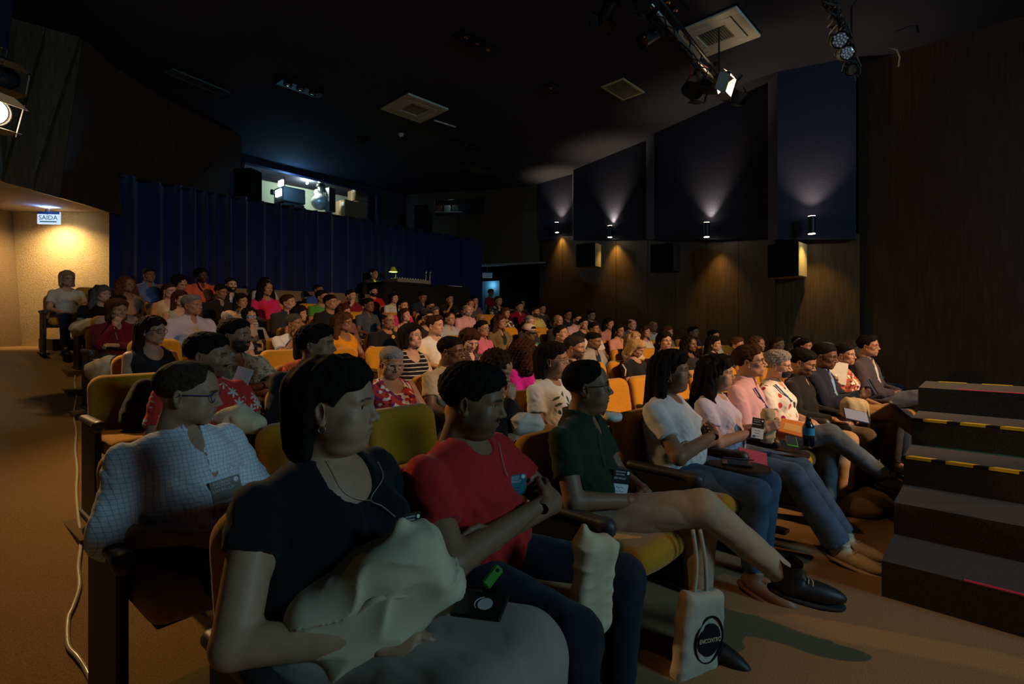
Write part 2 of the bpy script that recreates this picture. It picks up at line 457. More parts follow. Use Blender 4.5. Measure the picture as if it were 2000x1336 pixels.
class MB:
    """small mesh builder"""
    def __init__(s): s.v = []; s.f = []
    def quad(s, *p):
        i = len(s.v); s.v += [tuple(q) for q in p]; s.f.append(tuple(range(i, i + len(p)))); return s
    def box(s, c, h, M=None, bev=0.):
        x, y, z = h; b = min(bev, x * .9, y * .9, z * .9)
        if b <= 0:
            pts = [(i * x, j * y, k * z) for i in (-1, 1) for j in (-1, 1) for k in (-1, 1)]
            fs = [(0, 1, 3, 2), (4, 6, 7, 5), (0, 4, 5, 1), (2, 3, 7, 6), (0, 2, 6, 4), (1, 5, 7, 3)]
        else:
            pts = []; ids = {}
            for i in (-1, 1):
                for j in (-1, 1):
                    for k in (-1, 1):
                        for a in range(3):
                            p = [i * (x - b), j * (y - b), k * (z - b)]; p[a] = (i, j, k)[a] * h[a]
                            ids[i, j, k, a] = len(pts); pts.append(tuple(p))
            fs = []
            for a in range(3):
                b1, c1 = (a + 1) % 3, (a + 2) % 3
                for sgn in (-1, 1):
                    q = []
                    for u, w in ((-1, -1), (1, -1), (1, 1), (-1, 1)):
                        t = [0, 0, 0]; t[a] = sgn; t[b1] = u; t[c1] = w; q.append(ids[(*t, a)])
                    fs.append(tuple(q if sgn > 0 else q[::-1]))
            for a in range(3):          # edges along axis a
                b1, c1 = (a + 1) % 3, (a + 2) % 3
                for u in (-1, 1):
                    for w in (-1, 1):
                        t0 = [0, 0, 0]; t0[b1] = u; t0[c1] = w; t1 = list(t0); t0[a] = -1; t1[a] = 1
                        q = [ids[(*t0, b1)], ids[(*t1, b1)], ids[(*t1, c1)], ids[(*t0, c1)]]
                        fs.append(tuple(q if u * w < 0 else q[::-1]))
            for i in (-1, 1):
                for j in (-1, 1):
                    for k in (-1, 1):
                        q = [ids[i, j, k, 0], ids[i, j, k, 1], ids[i, j, k, 2]]
                        fs.append(tuple(q if i * j * k > 0 else q[::-1]))
        o = len(s.v)
        for p in pts:
            p = Vector(p)
            if M is not None: p = M.to_3x3() @ p if not isinstance(M, Matrix) or len(M) == 3 else M.to_3x3() @ p
            s.v.append((p[0] + c[0], p[1] + c[1], p[2] + c[2]))
        s.f += [tuple(o + i for i in f) for f in fs]; return s
    def tube(s, pts, r, n=8, closed=False, caps=True):
        pts = [Vector(p) for p in pts]; m = len(pts); rings = []
        rr = r if hasattr(r, '__len__') else [r] * m
        up = None
        for i, p in enumerate(pts):
            a = pts[(i + 1) % m] if (closed or i < m - 1) else p; b = pts[i - 1] if (closed or i > 0) else p
            t = (a - b).normalized()
            if up is None: up = Vector((0, 0, 1)) if abs(t.z) < .9 else Vector((1, 0, 0))
            x = t.cross(up)
            if x.length < 1e-4: x = t.cross(Vector((0, 1, .1)))
            x.normalize(); y = x.cross(t).normalized(); up = y
            o = len(s.v)
            for k in range(n):
                q = p + (x * math.cos(2 * math.pi * k / n) + y * math.sin(2 * math.pi * k / n)) * rr[i]; s.v.append(tuple(q))
            rings.append(o)
        for i in range(m if closed else m - 1):
            a, b = rings[i], rings[(i + 1) % m]
            for k in range(n): s.f.append((a + k, a + (k + 1) % n, b + (k + 1) % n, b + k))
        if caps and not closed: s.f.append(tuple(rings[0] + k for k in range(n))[::-1]); s.f.append(tuple(rings[-1] + k for k in range(n)))
        return s
    def cyl(s, a, b, ra, rb=None, n=16, caps=True): return s.tube([a, b], [ra, ra if rb is None else rb], n, False, caps)
    def mesh(s, name, smooth=False):
        me = D.meshes.new(name); me.from_pydata(s.v, [], s.f)
        if smooth: me.polygons.foreach_set('use_smooth', [True] * len(me.polygons))
        me.update(); return me
    def obj(s, name, mat, parent=None, smooth=False, **kw): return link(name, s.mesh(name, smooth), mat, parent, **kw)
def slab(name, pts, th, mat, parent=None, uv=None):
    """a flat or faceted polygon sheet given thickness along its normal"""
    P = [Vector(p) for p in pts]; nrm = Vector((0, 0, 0))
    for i in range(len(P)): nrm += (P[i] - P[0]).cross(P[(i + 1) % len(P)] - P[0])
    nrm.normalize(); m = MB(); Q = [p + nrm * th for p in P]
    m.quad(*P); m.quad(*Q[::-1])
    for i in range(len(P)):
        j = (i + 1) % len(P); m.quad(P[j], P[i], Q[i], Q[j])
    return m.obj(name, mat, parent)
def text(body, size, mat, parent=None, M=None, ext=.0008, name='lettering'):
    cu = D.curves.new(name, 'FONT'); cu.body = body; cu.size = size; cu.extrude = ext; cu.align_x = 'CENTER'; cu.align_y = 'CENTER'; cu.resolution_u = 3
    t = D.objects.new(name, cu); COL.objects.link(t); dg = bpy.context.evaluated_depsgraph_get()
    me = D.meshes.new_from_object(t.evaluated_get(dg)); D.objects.remove(t); D.curves.remove(cu)
    me.materials.clear(); o = link(name, me, mat, parent)
    if M is not None: o.matrix_local = M
    return o
def frame(origin, xd, up):
    x = Vector(xd).normalized(); z = Vector(up).normalized(); y = z.cross(x).normalized(); x = y.cross(z)
    return Matrix(((x[0], y[0], z[0], origin[0]), (x[1], y[1], z[1], origin[1]), (x[2], y[2], z[2], origin[2]), (0, 0, 0, 1)))

# ------------------------------------------------------------------ hair, headwear (head coordinates: +y face, z up, origin between the eyes' level)
def facecut(f, w=.066, top=.066, k=.012):
    f.ell((0, .118, top - .106), (w - .004, .100, .117), k, 'sub')
    f.box((0, .135 if w < .064 else .132, top - .115), (.13, .095, .098), .035, .010, 'sub')
def nape(f, a=.055): f.plane((0, .6, -1), a)
@memo
def hair_mesh(style, res=.006):
    big = style in ('long', 'wavy', 'curlylong')
    f = Field((-.17, -.22, -.36 if big else -.2), (.17, .13, .17), res)
    cr = lambda e=0, k=.02: (f.ell((0, -.022, .042), (.0805 + e, .101 + e, .081 + e), k), f.ell((0, .036, .070), (.060 + e, .047 + e, .040 + e), .03), f.ell((0, .0, .080), (.066 + e, .082 + e, .042 + e), .03))
    ears = lambda: [f.ell((s * .082, .000, -.016), (.022, .026, .036), .006, 'sub') for s in (-1, 1)]
    g = lambda fr, am, ax=(1, 1, 1), sd=1: f.disp(lambda X, Y, Z: am * sn(X, Y, Z, fr, sd, ax))
    if style == 'short': cr(.002); g(210, .0026); facecut(f, top=.064); ears(); nape(f)
    elif style == 'crop': cr(-.002); g(220, .0015); facecut(f, .064, .056); ears(); nape(f, .048)
    elif style == 'quiff': cr(.002); f.ell((0, .045, .100), (.055, .045, .032), .02); g(140, .005, (1, .5, 1)); facecut(f, top=.072); ears(); nape(f)
    elif style == 'messy': cr(.005); f.ell((0, .03, .088), (.064, .060, .036), .02); g(190, .0045); facecut(f, .064, .060); ears(); nape(f)
    elif style == 'receding': cr(-.001); g(200, .0015); f.ell((0, .105, .05), (.060, .085, .075), .01, 'sub'); facecut(f, .068, .07); ears(); nape(f)
    elif style == 'ring': cr(-.001); g(200, .0015); f.ell((0, .02, .12), (.068, .135, .095), .01, 'sub'); facecut(f, .068, .07); ears(); nape(f)
    elif style == 'pulled':
        cr(.000); g(170, .002, (.3, 1, .3)); facecut(f, .066, .058); ears(); nape(f, .06); f.ell((0, -.135, .03), (.034, .034, .036), .012)
        f.cap((0, -.15, .02), (0, -.15, -.12), .022, .010, .01)
    elif style == 'bun':
        cr(.000); g(170, .002, (.3, 1, .3)); facecut(f, .066, .060); ears(); nape(f, .06); f.ell((0, -.125, .075), (.045, .042, .042), .012)
    elif style == 'bob':
        cr(.012); [f.cap((s * .070, -.022, .03), (s * .082, -.020, -.095), .034, .026, .03) for s in (-1, 1)]
        f.cap((0, -.07, .02), (0, -.088, -.10), .078, .060, .04); g(110, .005, (1, 1, .2)); facecut(f, .062, .060); 
    elif style == 'bobtuck':
        cr(.006); f.cap((0, -.060, .02), (0, -.080, -.105), .078, .052, .04); f.cap((-.060, -.05, .0), (-.070, -.05, -.12), .028, .015, .03); f.cap((.060, -.05, .0), (.070, -.05, -.12), .028, .015, .03)
        g(110, .005, (1, 1, .2)); facecut(f, .064, .062); ears()
    elif style == 'long':
        cr(.009); [f.cap((s * .064, -.050, .03), (s * .092, -.060, -.26), .034, .032, .03) for s in (-1, 1)]
        f.cap((0, -.07, .0), (0, -.125, -.28), .078, .062, .04); g(130, .006, (1, 1, .14), 4); facecut(f, .062, .064)
    elif style == 'wavy':
        cr(.016); [f.cap((s * .070, -.045, .02), (s * .108, -.04, -.20), .040, .040, .03) for s in (-1, 1)]
        f.cap((0, -.07, .0), (0, -.12, -.22), .09, .08, .04); g(90, .012, (1, 1, .6)); facecut(f, .062, .060)
    elif style == 'curly':
        f.ell((0, -.035, .030), (.112, .118, .112), .02); g(150, .014); facecut(f, .064, .060, .01)
    elif style == 'curlylong':
        f.ell((0, -.035, .035), (.108, .118, .105), .02); [f.cap((s * .08, -.03, 0), (s * .12, -.02, -.17), .055, .055, .04) for s in (-1, 1)]
        f.cap((0, -.08, 0), (0, -.11, -.18), .09, .09, .04); g(150, .015); facecut(f, .062, .058, .01)
    elif style == 'afro': f.ell((0, -.03, .05), (.110, .120, .100), .02); g(230, .005); facecut(f, .066, .060, .01); nape(f, .075)
    v, q = f.mesh(); return to_mesh('hair', [(v, q)])
@memo
def cap_mesh():
    f = Field((-.12, -.15, -.02), (.12, .22, .16), .005)
    f.ell((0, -.02, .048), (.088, .110, .084), .01); f.plane((0, -.12, -1), -.028); f.ell((0, -.02, .040), (.083, .104, .080), .001, 'sub')
    v, q = f.mesh(); m = MB(); n = 12
    top = [((i / n * 2 - 1) * .075, .075 + .085 * math.sqrt(max(0, 1 - (i / n * 2 - 1) ** 2)), .064 - .030 * abs(i / n * 2 - 1) ** 2 ) for i in range(n + 1)]
    v[:, 2] += .012; return to_mesh('cap', [(v, q)]), [(x, y, z - .012 - (y - .07) * .15) for x, y, z in top]
@memo
def glasses_mesh():
    m = MB()
    for s in (-1, 1):
        m.tube([(s * .033 + .025 * math.cos(a) * 1.0, .098 - .006 * abs(math.cos(a)), .002 + .020 * math.sin(a)) for a in [i * math.pi / 8 for i in range(16)]], .0019, 6, True)
        m.tube([(s * .057, .090, .010), (s * .070, .074, .010), (s * .079, .0, .006), (s * .078, -.02, -.006)], .0019, 5)
    m.tube([(-.009, .099, .006), (0, .103, .009), (.009, .099, .006)], .0018, 5)
    return m.mesh('glasses', True)
@memo
def lens_mesh(sd):
    m = MB(); n = 14
    for y in (.0975, .0990): m.quad(*[(sd * .033 + .023 * math.cos(2 * math.pi * i / n), y, .002 + .0185 * math.sin(2 * math.pi * i / n)) for i in range(n)])
    for i in range(n): j = (i + 1) % n; m.f.append((i, j, j + n, i + n))
    return m.mesh('lens')

# ------------------------------------------------------------------ hands (right hand: fingers +y, palm -z, thumb -x)
HC = {}
def hand_arr(curl, res):
    key = (curl, res)
    if key in HC: return HC[key]
    f = Field((-.10, -.06, -.12), (.07, .21, .04), res)
    f.cap((0, -.045, 0), (0, .012, 0), .0245, .0235, .01)
    f.box((0, .048, -.001), (.036, .046, .0125), .011, .018)
    for i, (x, L, r) in enumerate(((-.029, .070, .0086), (-.0095, .079, .0088), (.0105, .073, .0085), (.029, .058, .0078))):
        p = np.array([x, .084, 0.]); a = 0
        sp = (x * .9)
        for j, (fr, cc) in enumerate(((.44, 34), (.31, 52), (.25, 36))):
            a += math.radians(cc * curl * (1 + .06 * i)); d = np.array([sp * (1 - curl) * 2.2, math.cos(a), -math.sin(a)]); q = p + d * L * fr
            f.cap(p, q, r * (1 - .07 * j), r * (1 - .07 * (j + 1)), .004); p = q
    b = np.array([-.026, .022, -.004]); c1 = b + np.array([-.026, .030, -.012 - .012 * curl]); c2 = c1 + np.array([-.010 + .020 * curl, .030, -.010 * curl]); c3 = c2 + np.array([-.002 + .016 * curl, .024, -.012 * curl])
    f.cap(b, c1, .0155, .0115, .012); f.cap(c1, c2, .0105, .0096, .004); f.cap(c2, c3, .0094, .0078, .004)
    HC[key] = f.mesh(); return HC[key]
def hand_at(W, d, nrm, side, curl, res, sc_=1.):
    """side +1 right, -1 left; d = finger direction, nrm = back of the hand"""
    v, q = hand_arr(curl, res); v = v.copy() * sc_
    if side < 0: v[:, 0] *= -1; q = q[:, ::-1]
    y = np.array(d, float); y /= np.linalg.norm(y); z = np.array(nrm, float); z -= y * (z @ y); z /= np.linalg.norm(z); x = np.cross(y, z)
    return v @ np.stack([x, y, z]) + np.array(W), q

# ------------------------------------------------------------------ seated bodies (local: +y the way they face, origin on the floor under the hips)
def pose_of(sex, arms, legs, girth=1., lean=0.):
    P = dict(sex=sex, g=girth); w = .185 if sex == 'm' else .165
    w *= .70 + .30 * girth
    ly = lambda z: -.005 - .02 + lean * (z - .5)
    P['chest'] = np.array([0, -.055 + lean * .32, .815]); P['neck'] = np.array([0, -.065 + lean * .46, .955]); P['head'] = np.array([0, -.02 + lean * .62, 1.105])
    P['sh'] = w
    A = {}
    for s in (1, -1):
        S = np.array([s * w, -.06 + lean * .42, .885]); ex = .045 + .10 * (girth - 1)
        if arms == 'lap': E = S + V(s * ex, .08, -.235); Wr = V(s * .10, .27, .60); d = V(-s * .35, .9, -.18); n = V(s * .2, .1, 1)
        elif arms == 'rest': E = S + V(s * (ex + .02), .07, -.235); Wr = V(s * .26, .30, .665); d = V(-s * .05, 1, -.05); n = V(0, 0, 1)
        elif arms == 'joined': E = S + V(s * ex, .09, -.235); Wr = V(s * .065, .24, .635); d = V(-s * .75, .6, -.1); n = V(s * .3, .5, .8)
        elif arms == 'crossed':
            gg = .08 * (girth - 1); E = S + V(s * ex, .145 + gg, -.205); Wr = V(-.135, .155 + gg, .745) if s > 0 else V(.12, .125 + gg, .700); d = V(-.88, -.30, .12) if s > 0 else V(.95, -.15, -.05); n = V(-s * .6, .8, .2)
        elif arms == 'chin':
            if s > 0: E = S + V(.02, .20, -.17); Wr = V(.055, .125 + lean * .4, .925); d = V(-.35, -.10, .9); n = V(.5, .8, 0)
            else: E = S + V(s * ex, .11, -.225); Wr = V(.07, .21, .70); d = V(.95, .05, .1); n = V(0, .5, 1)
        elif arms == 'phone': E = S + V(s * ex, .12, -.215); Wr = V(s * .062, .29, .76); d = V(-s * .35, .75, .35); n = V(s * .8, .1, -.15)
        elif arms == 'stand': E = S + V(s * .07, .02, -.26); Wr = V(s * .24, .10, .42); d = V(0, .15, -1); n = V(s, 0, 0)
        elif arms == 'behind':
            if s < 0: E = S + V(-.15, .02, .16); Wr = V(-.10, -.10, 1.12); d = V(.8, -.3, .1); n = V(0, -1, .2)
            else: E = S + V(s * ex, .08, -.235); Wr = V(s * .10, .27, .60); d = V(-s * .35, .9, -.18); n = V(s * .2, .1, 1)
        elif arms == 'arm1':      # right hand holding something low at the lap, left on the lap
            E = S + V(s * ex, .07, -.24); Wr = V(s * .13, .25, .63); d = V(-s * .3, .9, -.1); n = V(s * .5, 0, .9)
        A[s] = (S, E, Wr, d, n)
    P['arms'] = A; P['curl'] = {'crossed': .55, 'phone': .75, 'chin': .8, 'joined': .7}.get(arms, .4)
    Lg = {}
    for s in (1, -1):
        H = V(s * .095, .03, .52)
        if legs == 'flat': K = V(s * .12, .47, .515); An = V(s * .12, .45, .10); T = V(s * .13, .65, .035)
        elif legs == 'wide': K = V(s * .19, .45, .515); An = V(s * .17, .44, .10); T = V(s * .2, .62, .035)
        elif legs == 'out': K = V(s * .11, .47, .50); An = V(s * .09, .72, .10); T = V(s * .10, .90, .06)
        elif legs == 'cross':
            if s > 0: K = V(.00, .50, .635); An = V(-.15, .80, .36); T = V(-.20, .97, .33)
            else: K = V(-.07, .47, .50); An = V(-.04, .47, .10); T = V(-.03, .66, .035)
        elif legs == 'stand': K = V(s * .10, .03, .08); An = V(s * .10, .0, -.30); T = V(s * .12, .17, -.36)
        Lg[s] = (H, K, An, T)
    P['legs'] = Lg; return P

def torso(f, P, e=0., k=.05, low=True):
    g = P['g']; c = P['chest']; n = P['neck']; fm = P['sex'] == 'f'; w = P['sh']
    gy = .6 + .4 * g
    f.ell(c, ((w - .035) * 1. + e, .105 * gy + e, .165 + e), k)
    f.ell((0, -.01 + .04 * (g - 1) + (c[1] + .055) * .5, .655), (.135 * g + e, .108 * g + e, .15 + e), k)
    f.ell((0, .00, .535), (.168 * (.55 + .45 * g) + e, .13 * gy + e, .095 + e), k)
    for s in (1, -1):
        S = P['arms'][s][0]
        f.cap((s * .03, n[1], n[2] - .035), S + V(-s * .015, 0, -.002), .052 + e * .7, .040 + e * .7, .05)
        f.ell(S * V(.62, 1, 1) + V(0, .03, -.08), (.075 + e, .075 + e, .085 + e), .05)
        if fm: f.ell((s * .068 * (.6 + .4 * g), c[1] + .085 * gy, .795), (.062 * gy + e, .058 * gy + e, .062 + e), .03)
def body_arr(P, res):
    g = P['g']; f = Field((-.42, -.26, 0 if P['legs'][1][2][2] > 0 else -.42), (.42, .98 if P['legs'][1][3][1] > .7 else .72, 1.06), res)
    torso(f, P); n = P['neck']; h = P['head']; nr = .055 if P['sex'] == 'm' else .047
    f.cap(n + V(0, 0, -.04), h + V(0, -.035, -.095), nr + .014, nr, .03)
    af = (.60 + .42 * g) * (1. if P['sex'] == 'm' else .9)
    for s in (1, -1):
        S, E, W, d, nn = P['arms'][s]
        f.cap(S, E, .045 * af, .041 * af, .03); f.cap(E, W, .041 * af, .0245, .012)
        H, K, An, T = P['legs'][s]; lf = .8 + .2 * g
        f.cap(H, K, .088 * lf, .058 * lf, .03); f.cap(K, An, .055 * lf, .036, .02); f.ell(An * .75 + T * .25, (.026, .045, .020), .03)
    return f.mesh()
def top_arr(P, kind, res, wr=1., seed=3, slv=.62):
    """kind: tee, long, less, polo, blazer, dress; returns verts, quads"""
    g = P['g']; f = Field((-.46, -.29, .36), (.46, .50, 1.06), res)
    e = .013 if kind != 'blazer' else .022
    torso(f, P, e); n = P['neck']; af = (.60 + .42 * g) * (1. if P['sex'] == 'm' else .9)
    for s in (1, -1):
        S, E, W, d, nn = P['arms'][s]; e2 = e + .005
        if kind == 'less': continue
        if kind in ('tee', 'polo', 'dress'):
            f.cap(S, E, .043 * af + e2 * .9, .043 * af + e2 + .006, .025, cut=slv)
        elif kind == 'rolled':
            f.cap(S, E, .043 * af + e2 * .9, .045 * af + e2 + .006, .025); f.cap(E, W, .046 * af + e2, .046 * af + e2, .01, cut=.10)
        else:
            f.cap(S, E, .043 * af + e2 * .9, .041 * af + e2, .03); f.cap(E, W, .041 * af + e2, .030 + e2 * .6, .012, cut=.97)
    for s in (1, -1):   # part of the thighs under the hem
        H, K, An, T = P['legs'][s]
        f.cap(H, K, .100 * (.8 + .2 * g), .10, .03, cut=.12 if kind != 'dress' else .35)
    A = wr * .0040
    def folds(X, Y, Z):
        q = sn(X, Y, Z, 16, seed + 9); a_ = sn(X + .05 * q, Y, Z + .06 * q, 52, seed, (.8, .7, 1.5)); b_ = sn(X, Y, Z, 30, seed + 4, (1, 1, .6))
        return A * (1.5 * (1 - np.abs(a_)) ** 2 * (.4 + .6 * (q > 0)) + .8 * b_)
    f.disp(folds)
    h = P['head']
    if kind == 'less':
        for s in (1, -1): f.ell(P['arms'][s][0] + V(s * .045, .01, .0), (.062, .085, .11), .01, 'sub')
    if kind in ('polo', 'rolled', 'long', 'blazer'):
        f.cap(n + V(0, .012, -.020), n + V(0, -.006, .048), .088, .074, .003)
        f.cap(n + V(0, .012, -.09), h + V(0, -.02, -.06), .050, .062, .004, 'sub')
        if kind != 'blazer': f.ell(n + V(0, .085, -.02), (.028, .06, .062), .006, 'sub')
        else: f.ell(n + V(0, .12, -.10), (.045, .095, .15), .006, 'sub')
    elif kind == 'tee':
        f.cap(n + V(0, .0, -.10), h + V(0, -.02, -.06), .050, .074, .004, 'sub'); f.ell(n + V(0, .07, .0), (.060, .06, .045), .004, 'sub')
    else:
        f.cap(n + V(0, .0, -.10), h + V(0, -.02, -.06), .050, .085, .004, 'sub'); f.ell(n + V(0, .085, -.01), (.078, .085, .105), .004, 'sub')
    f.ell(n + V(0, 0, .09), (.10, .12, .055), .004, 'sub')
    return f.mesh()
def pants_arr(P, res, kind='long', seed=5, wide=0., high=False):
    g = P['g']; lf = .8 + .2 * g; f = Field((-.36, -.22, .02 if P['legs'][1][2][2] > 0 else -.40), (.36, 1.0 if P['legs'][1][3][1] > .7 else .72, .74), res)
    f.ell((0, .01, .535), (.168 * (.55 + .45 * g) + .010, .13 * (.6 + .4 * g) + .006, .10), .03)
    if high: f.ell((0, .012 + .05 * (g - 1), .585), (.155 * g + .006, .118 * g + .012, .115), .03)
    for s in (1, -1):
        H, K, An, T = P['legs'][s]
        if kind == 'skirt': f.cap(H * V(.9, 1, 1), K * V(.9, 1, 1), .105 * lf, .095 * lf, .05); f.cap(K, An, .095 * lf, .10 * lf, .05, cut=.75); continue
        f.cap(H, K, .098 * lf, .071 * lf, .025)
        if kind == 'long': f.cap(K, An, .069 * lf, .052 + wide, .02, cut=.94)
        else: f.cap(K, An, .069 * lf, .06, .02, cut=.12)
    if kind == 'skirt': f.box((0, .28, .52), (.13, .26, .08), .06, .05)
    f.disp(lambda X, Y, Z: .0024 * (.6 * sn(X, Y, Z, 30, seed, (1, .8, 1.2)) + 1.5 * (1 - np.abs(sn(X, Y, Z, 44, seed + 2, (.6, 1.1, 1.4)))) ** 4))
    return f.mesh()
@memo
def shoe_mesh(kind='plain'):
    f = Field((-.07, -.12, -.05), (.07, .23, .12), .006)
    f.ell((0, .06, .010), (.045, .140, .042), .02); f.cap((0, -.02, .02), (0, -.025, .085), .042, .040, .03)
    f.plane((0, 0, -1), .030); f.plane((0, 0, 1), .085)
    if kind == 'boot': f.cap((0, -.03, .03), (0, -.03, .12), .045, .045, .02)
    v, q = f.mesh(); up = to_mesh('shoe_upper', [(v, q)])
    f = Field((-.07, -.12, -.06), (.07, .23, .03), .006)
    f.ell((0, .058, -.026), (.050, .148, .05), .01); f.plane((0, 0, 1), -.020); f.plane((0, 0, -1), .040)
    v, q = f.mesh(); so = to_mesh('sole', [(v, q)])
    m = MB()
    for i in range(5): m.tube([(-.022, .045 + i * .018, .052 - i * .006), (0, .048 + i * .018, .058 - i * .006), (.022, .045 + i * .018, .052 - i * .006)], .0025, 5)
    return up, so, m.mesh('shoelace', True)

BC = {}
def cached(key, fn):
    if key not in BC: BC[key] = fn()
    return BC[key]
PEOPLE = {}
def person(pid, loc, rz, S):
    """S: dict of the person's look"""
    sex = S.get('sex', 'm'); arms = S.get('arms', 'lap'); legs = S.get('legs', 'flat'); g = S.get('girth', 1.); lean = S.get('lean', 0.)
    res = S.get('res', .014); hres = S.get('hres', .006); pk = (sex, arms, legs, g, lean)
    P = S.get('P') or pose_of(*pk)
    if S.get('tweak'): S['tweak'](P); pk = (pid,)
    yaw, pit, rol = S.get('yaw', 0), S.get('pitch', 0), S.get('roll', 0); hk = S.get('face', {})
    HS = S.get('hs', 1.)
    def mk():
        parts = [cached((pk, 'b', res), lambda: body_arr(P, res))]
        M = np.eye(4); M[:3, :3] = rotm(pit, rol, yaw) * HS; M[:3, 3] = P['head']
        hv, hq, hm = cached(('h', sex, hres, tuple(sorted(hk.items()))), lambda: head_mesh(sex, hres, **hk))
        parts.append((xf(hv, M), hq))
        for s in (1, -1):
            SS, E, W, d, nn = P['arms'][s]
            d0 = W - E; d0 = d0 / np.linalg.norm(d0)
            hvv = hand_at(W, d, nn, s, P['curl'], S.get('handres', .0065), 1.0 if sex == 'm' else .92); parts.append(hvv)
        nb = len(parts[0][0]); na = sum(len(p[0]) for p in parts); m = np.zeros((na, 4)); m[nb:nb + len(hm)] = hm
        return to_mesh('person', parts, m), M
    key = ('B', pk, res, hres, yaw, pit, rol, HS, tuple(sorted(hk.items())))
    me, M = cached(key, mk)
    hc = S.get('hc', (.012, .009, .007))
    root = link('person', me, None); root.location = loc; root.rotation_euler = (0, 0, rz)
    if not me.materials: me.materials.append(None)
    root.material_slots[0].link = 'OBJECT'; root.material_slots[0].material = skin(S.get('skin', (.42, .24, .16)), hc, S.get('beard', 0.), S.get('must', 0.), S.get('age', 0))
    root.scale = S.get('scale', (1, 1, 1)); tag(root, S['label'], 'person')
    HM = Matrix([[float(a) for a in r] for r in M])
    def hp(name, me_, mat, off=(0, 0, 0)):
        o = link(name, me_, mat, root); o.matrix_local = HM @ Matrix.Translation(off); return o
    st = S.get('hair', 'short')
    if st != 'bald': hp('hair', hair_mesh(st, S.get('hairres', .0075)), hairm(hc, S.get('gloss', .8)))
    em = cached('eye', lambda: to_mesh('eye', [eye_mesh()]))
    gz = S.get('gaze', (0, 0))
    for s in (-1, 1):
        o = link('eye', em, eyem(), root); o.matrix_local = HM @ Matrix.Translation((s * EYE[0], EYE[1], EYE[2])) @ Matrix.Rotation(R_(gz[0]), 4, 'Z') @ Matrix.Rotation(R_(gz[1]), 4, 'X')
    gl = S.get('glasses')
    if gl:
        o = hp('glasses', glasses_mesh(), plain('spectacle_frame', gl if gl is not True else (.012, .011, .012), .3, .5))
        [link('lens', lens_mesh(s), (plain('mirror_lens', (.03, .12, .55), .08, .9) if pid == 'ao' else plain('lens_reflection_tint', (.15, .35, .6), .1, .9) if pid == 'bluegl' else glassm()), o) for s in (-1, 1)]  # bluegl: phone's blue reflection painted into the lens colour
    if S.get('cap'):
        cm, brim = cap_mesh(); cmat = cloth(S['cap']); c = hp('cap', cm, cmat)
        m = MB(); n = len(brim); lo = [(x, y, z - .005) for x, y, z in brim]; m.quad(*brim, (.06, .06, .035), (-.06, .06, .035)); m.quad(*(lo + [(.06, .06, .03), (-.06, .06, .03)])[::-1])
        for i in range(n - 1): m.quad(brim[i], lo[i], lo[i + 1], brim[i + 1])
        m.obj('brim', cloth(S.get('brim', S['cap'])), c)
    if S.get('band'):
        m = MB(); m.tube([(.083 * math.cos(a), -.02 + .104 * math.sin(a), .060 + .012 * math.sin(a)) for a in [i * math.pi / 12 for i in range(24)]], .010, 6, True); o = m.obj('headband', cloth(S['band']), root, True); o.matrix_local = HM
    if S.get('mask'):
        f = Field((-.08, 0, -.12), (.08, .15, .02), .005); f.ell((0, .045, -.060), (.062, .066, .044), .01); f.plane((0, -1, 0), -.045)
        o = link('face_mask', to_mesh('face_mask', [f.mesh()]), cloth((.015, .015, .016)), root); o.matrix_local = HM
    if S.get('shades'):   # sunglasses pushed up into the hair
        o = hp('sunglasses', glasses_mesh(), plain('spectacle_frame', (.012, .011, .012), .3, .5), (0, -.02, .075)); [link('lens', lens_mesh(s), plain('dark_lens', (.01, .01, .012), .1, .6), o) for s in (-1, 1)]
    if S.get('earring'):
        for s in (-1, 1):
            m = MB(); m.tube([(s * .078 + .0, -.004 + .009 * math.cos(a), -.050 + .009 * math.sin(a)) for a in [i * math.pi / 6 for i in range(12)]], .0016, 5, True); o = m.obj('earring', STEEL, root, True); o.matrix_local = HM
    tk, tc = S.get('top', 'tee'), S.get('tc', (.1, .1, .1)); pat = S.get('pat', 'plain'); c2 = S.get('c2', (.7, .7, .7))
    tme = cached((pk, 't', tk, res, S.get('wr', 1.)), lambda: to_mesh('top', [top_arr(P, tk, res, S.get('wr', 1.), slv=S.get('slv', .62))]))
    nm = {'blazer': 'blazer', 'long': 'shirt', 'rolled': 'shirt', 'dress': 'dress', 'less': 'sleeveless_top', 'polo': 'polo_shirt', 'tee': 't_shirt'}[tk]
    root_top = link(nm, tme, cloth(tc, pat, c2), root)
    if S.get('inner'):
        f2 = S['inner']; tm2 = cached((pk, 't', 'polo', res, .6), lambda: to_mesh('inner', [top_arr(P, 'polo', res, .6)])); link('shirt', tm2, cloth(f2), root)
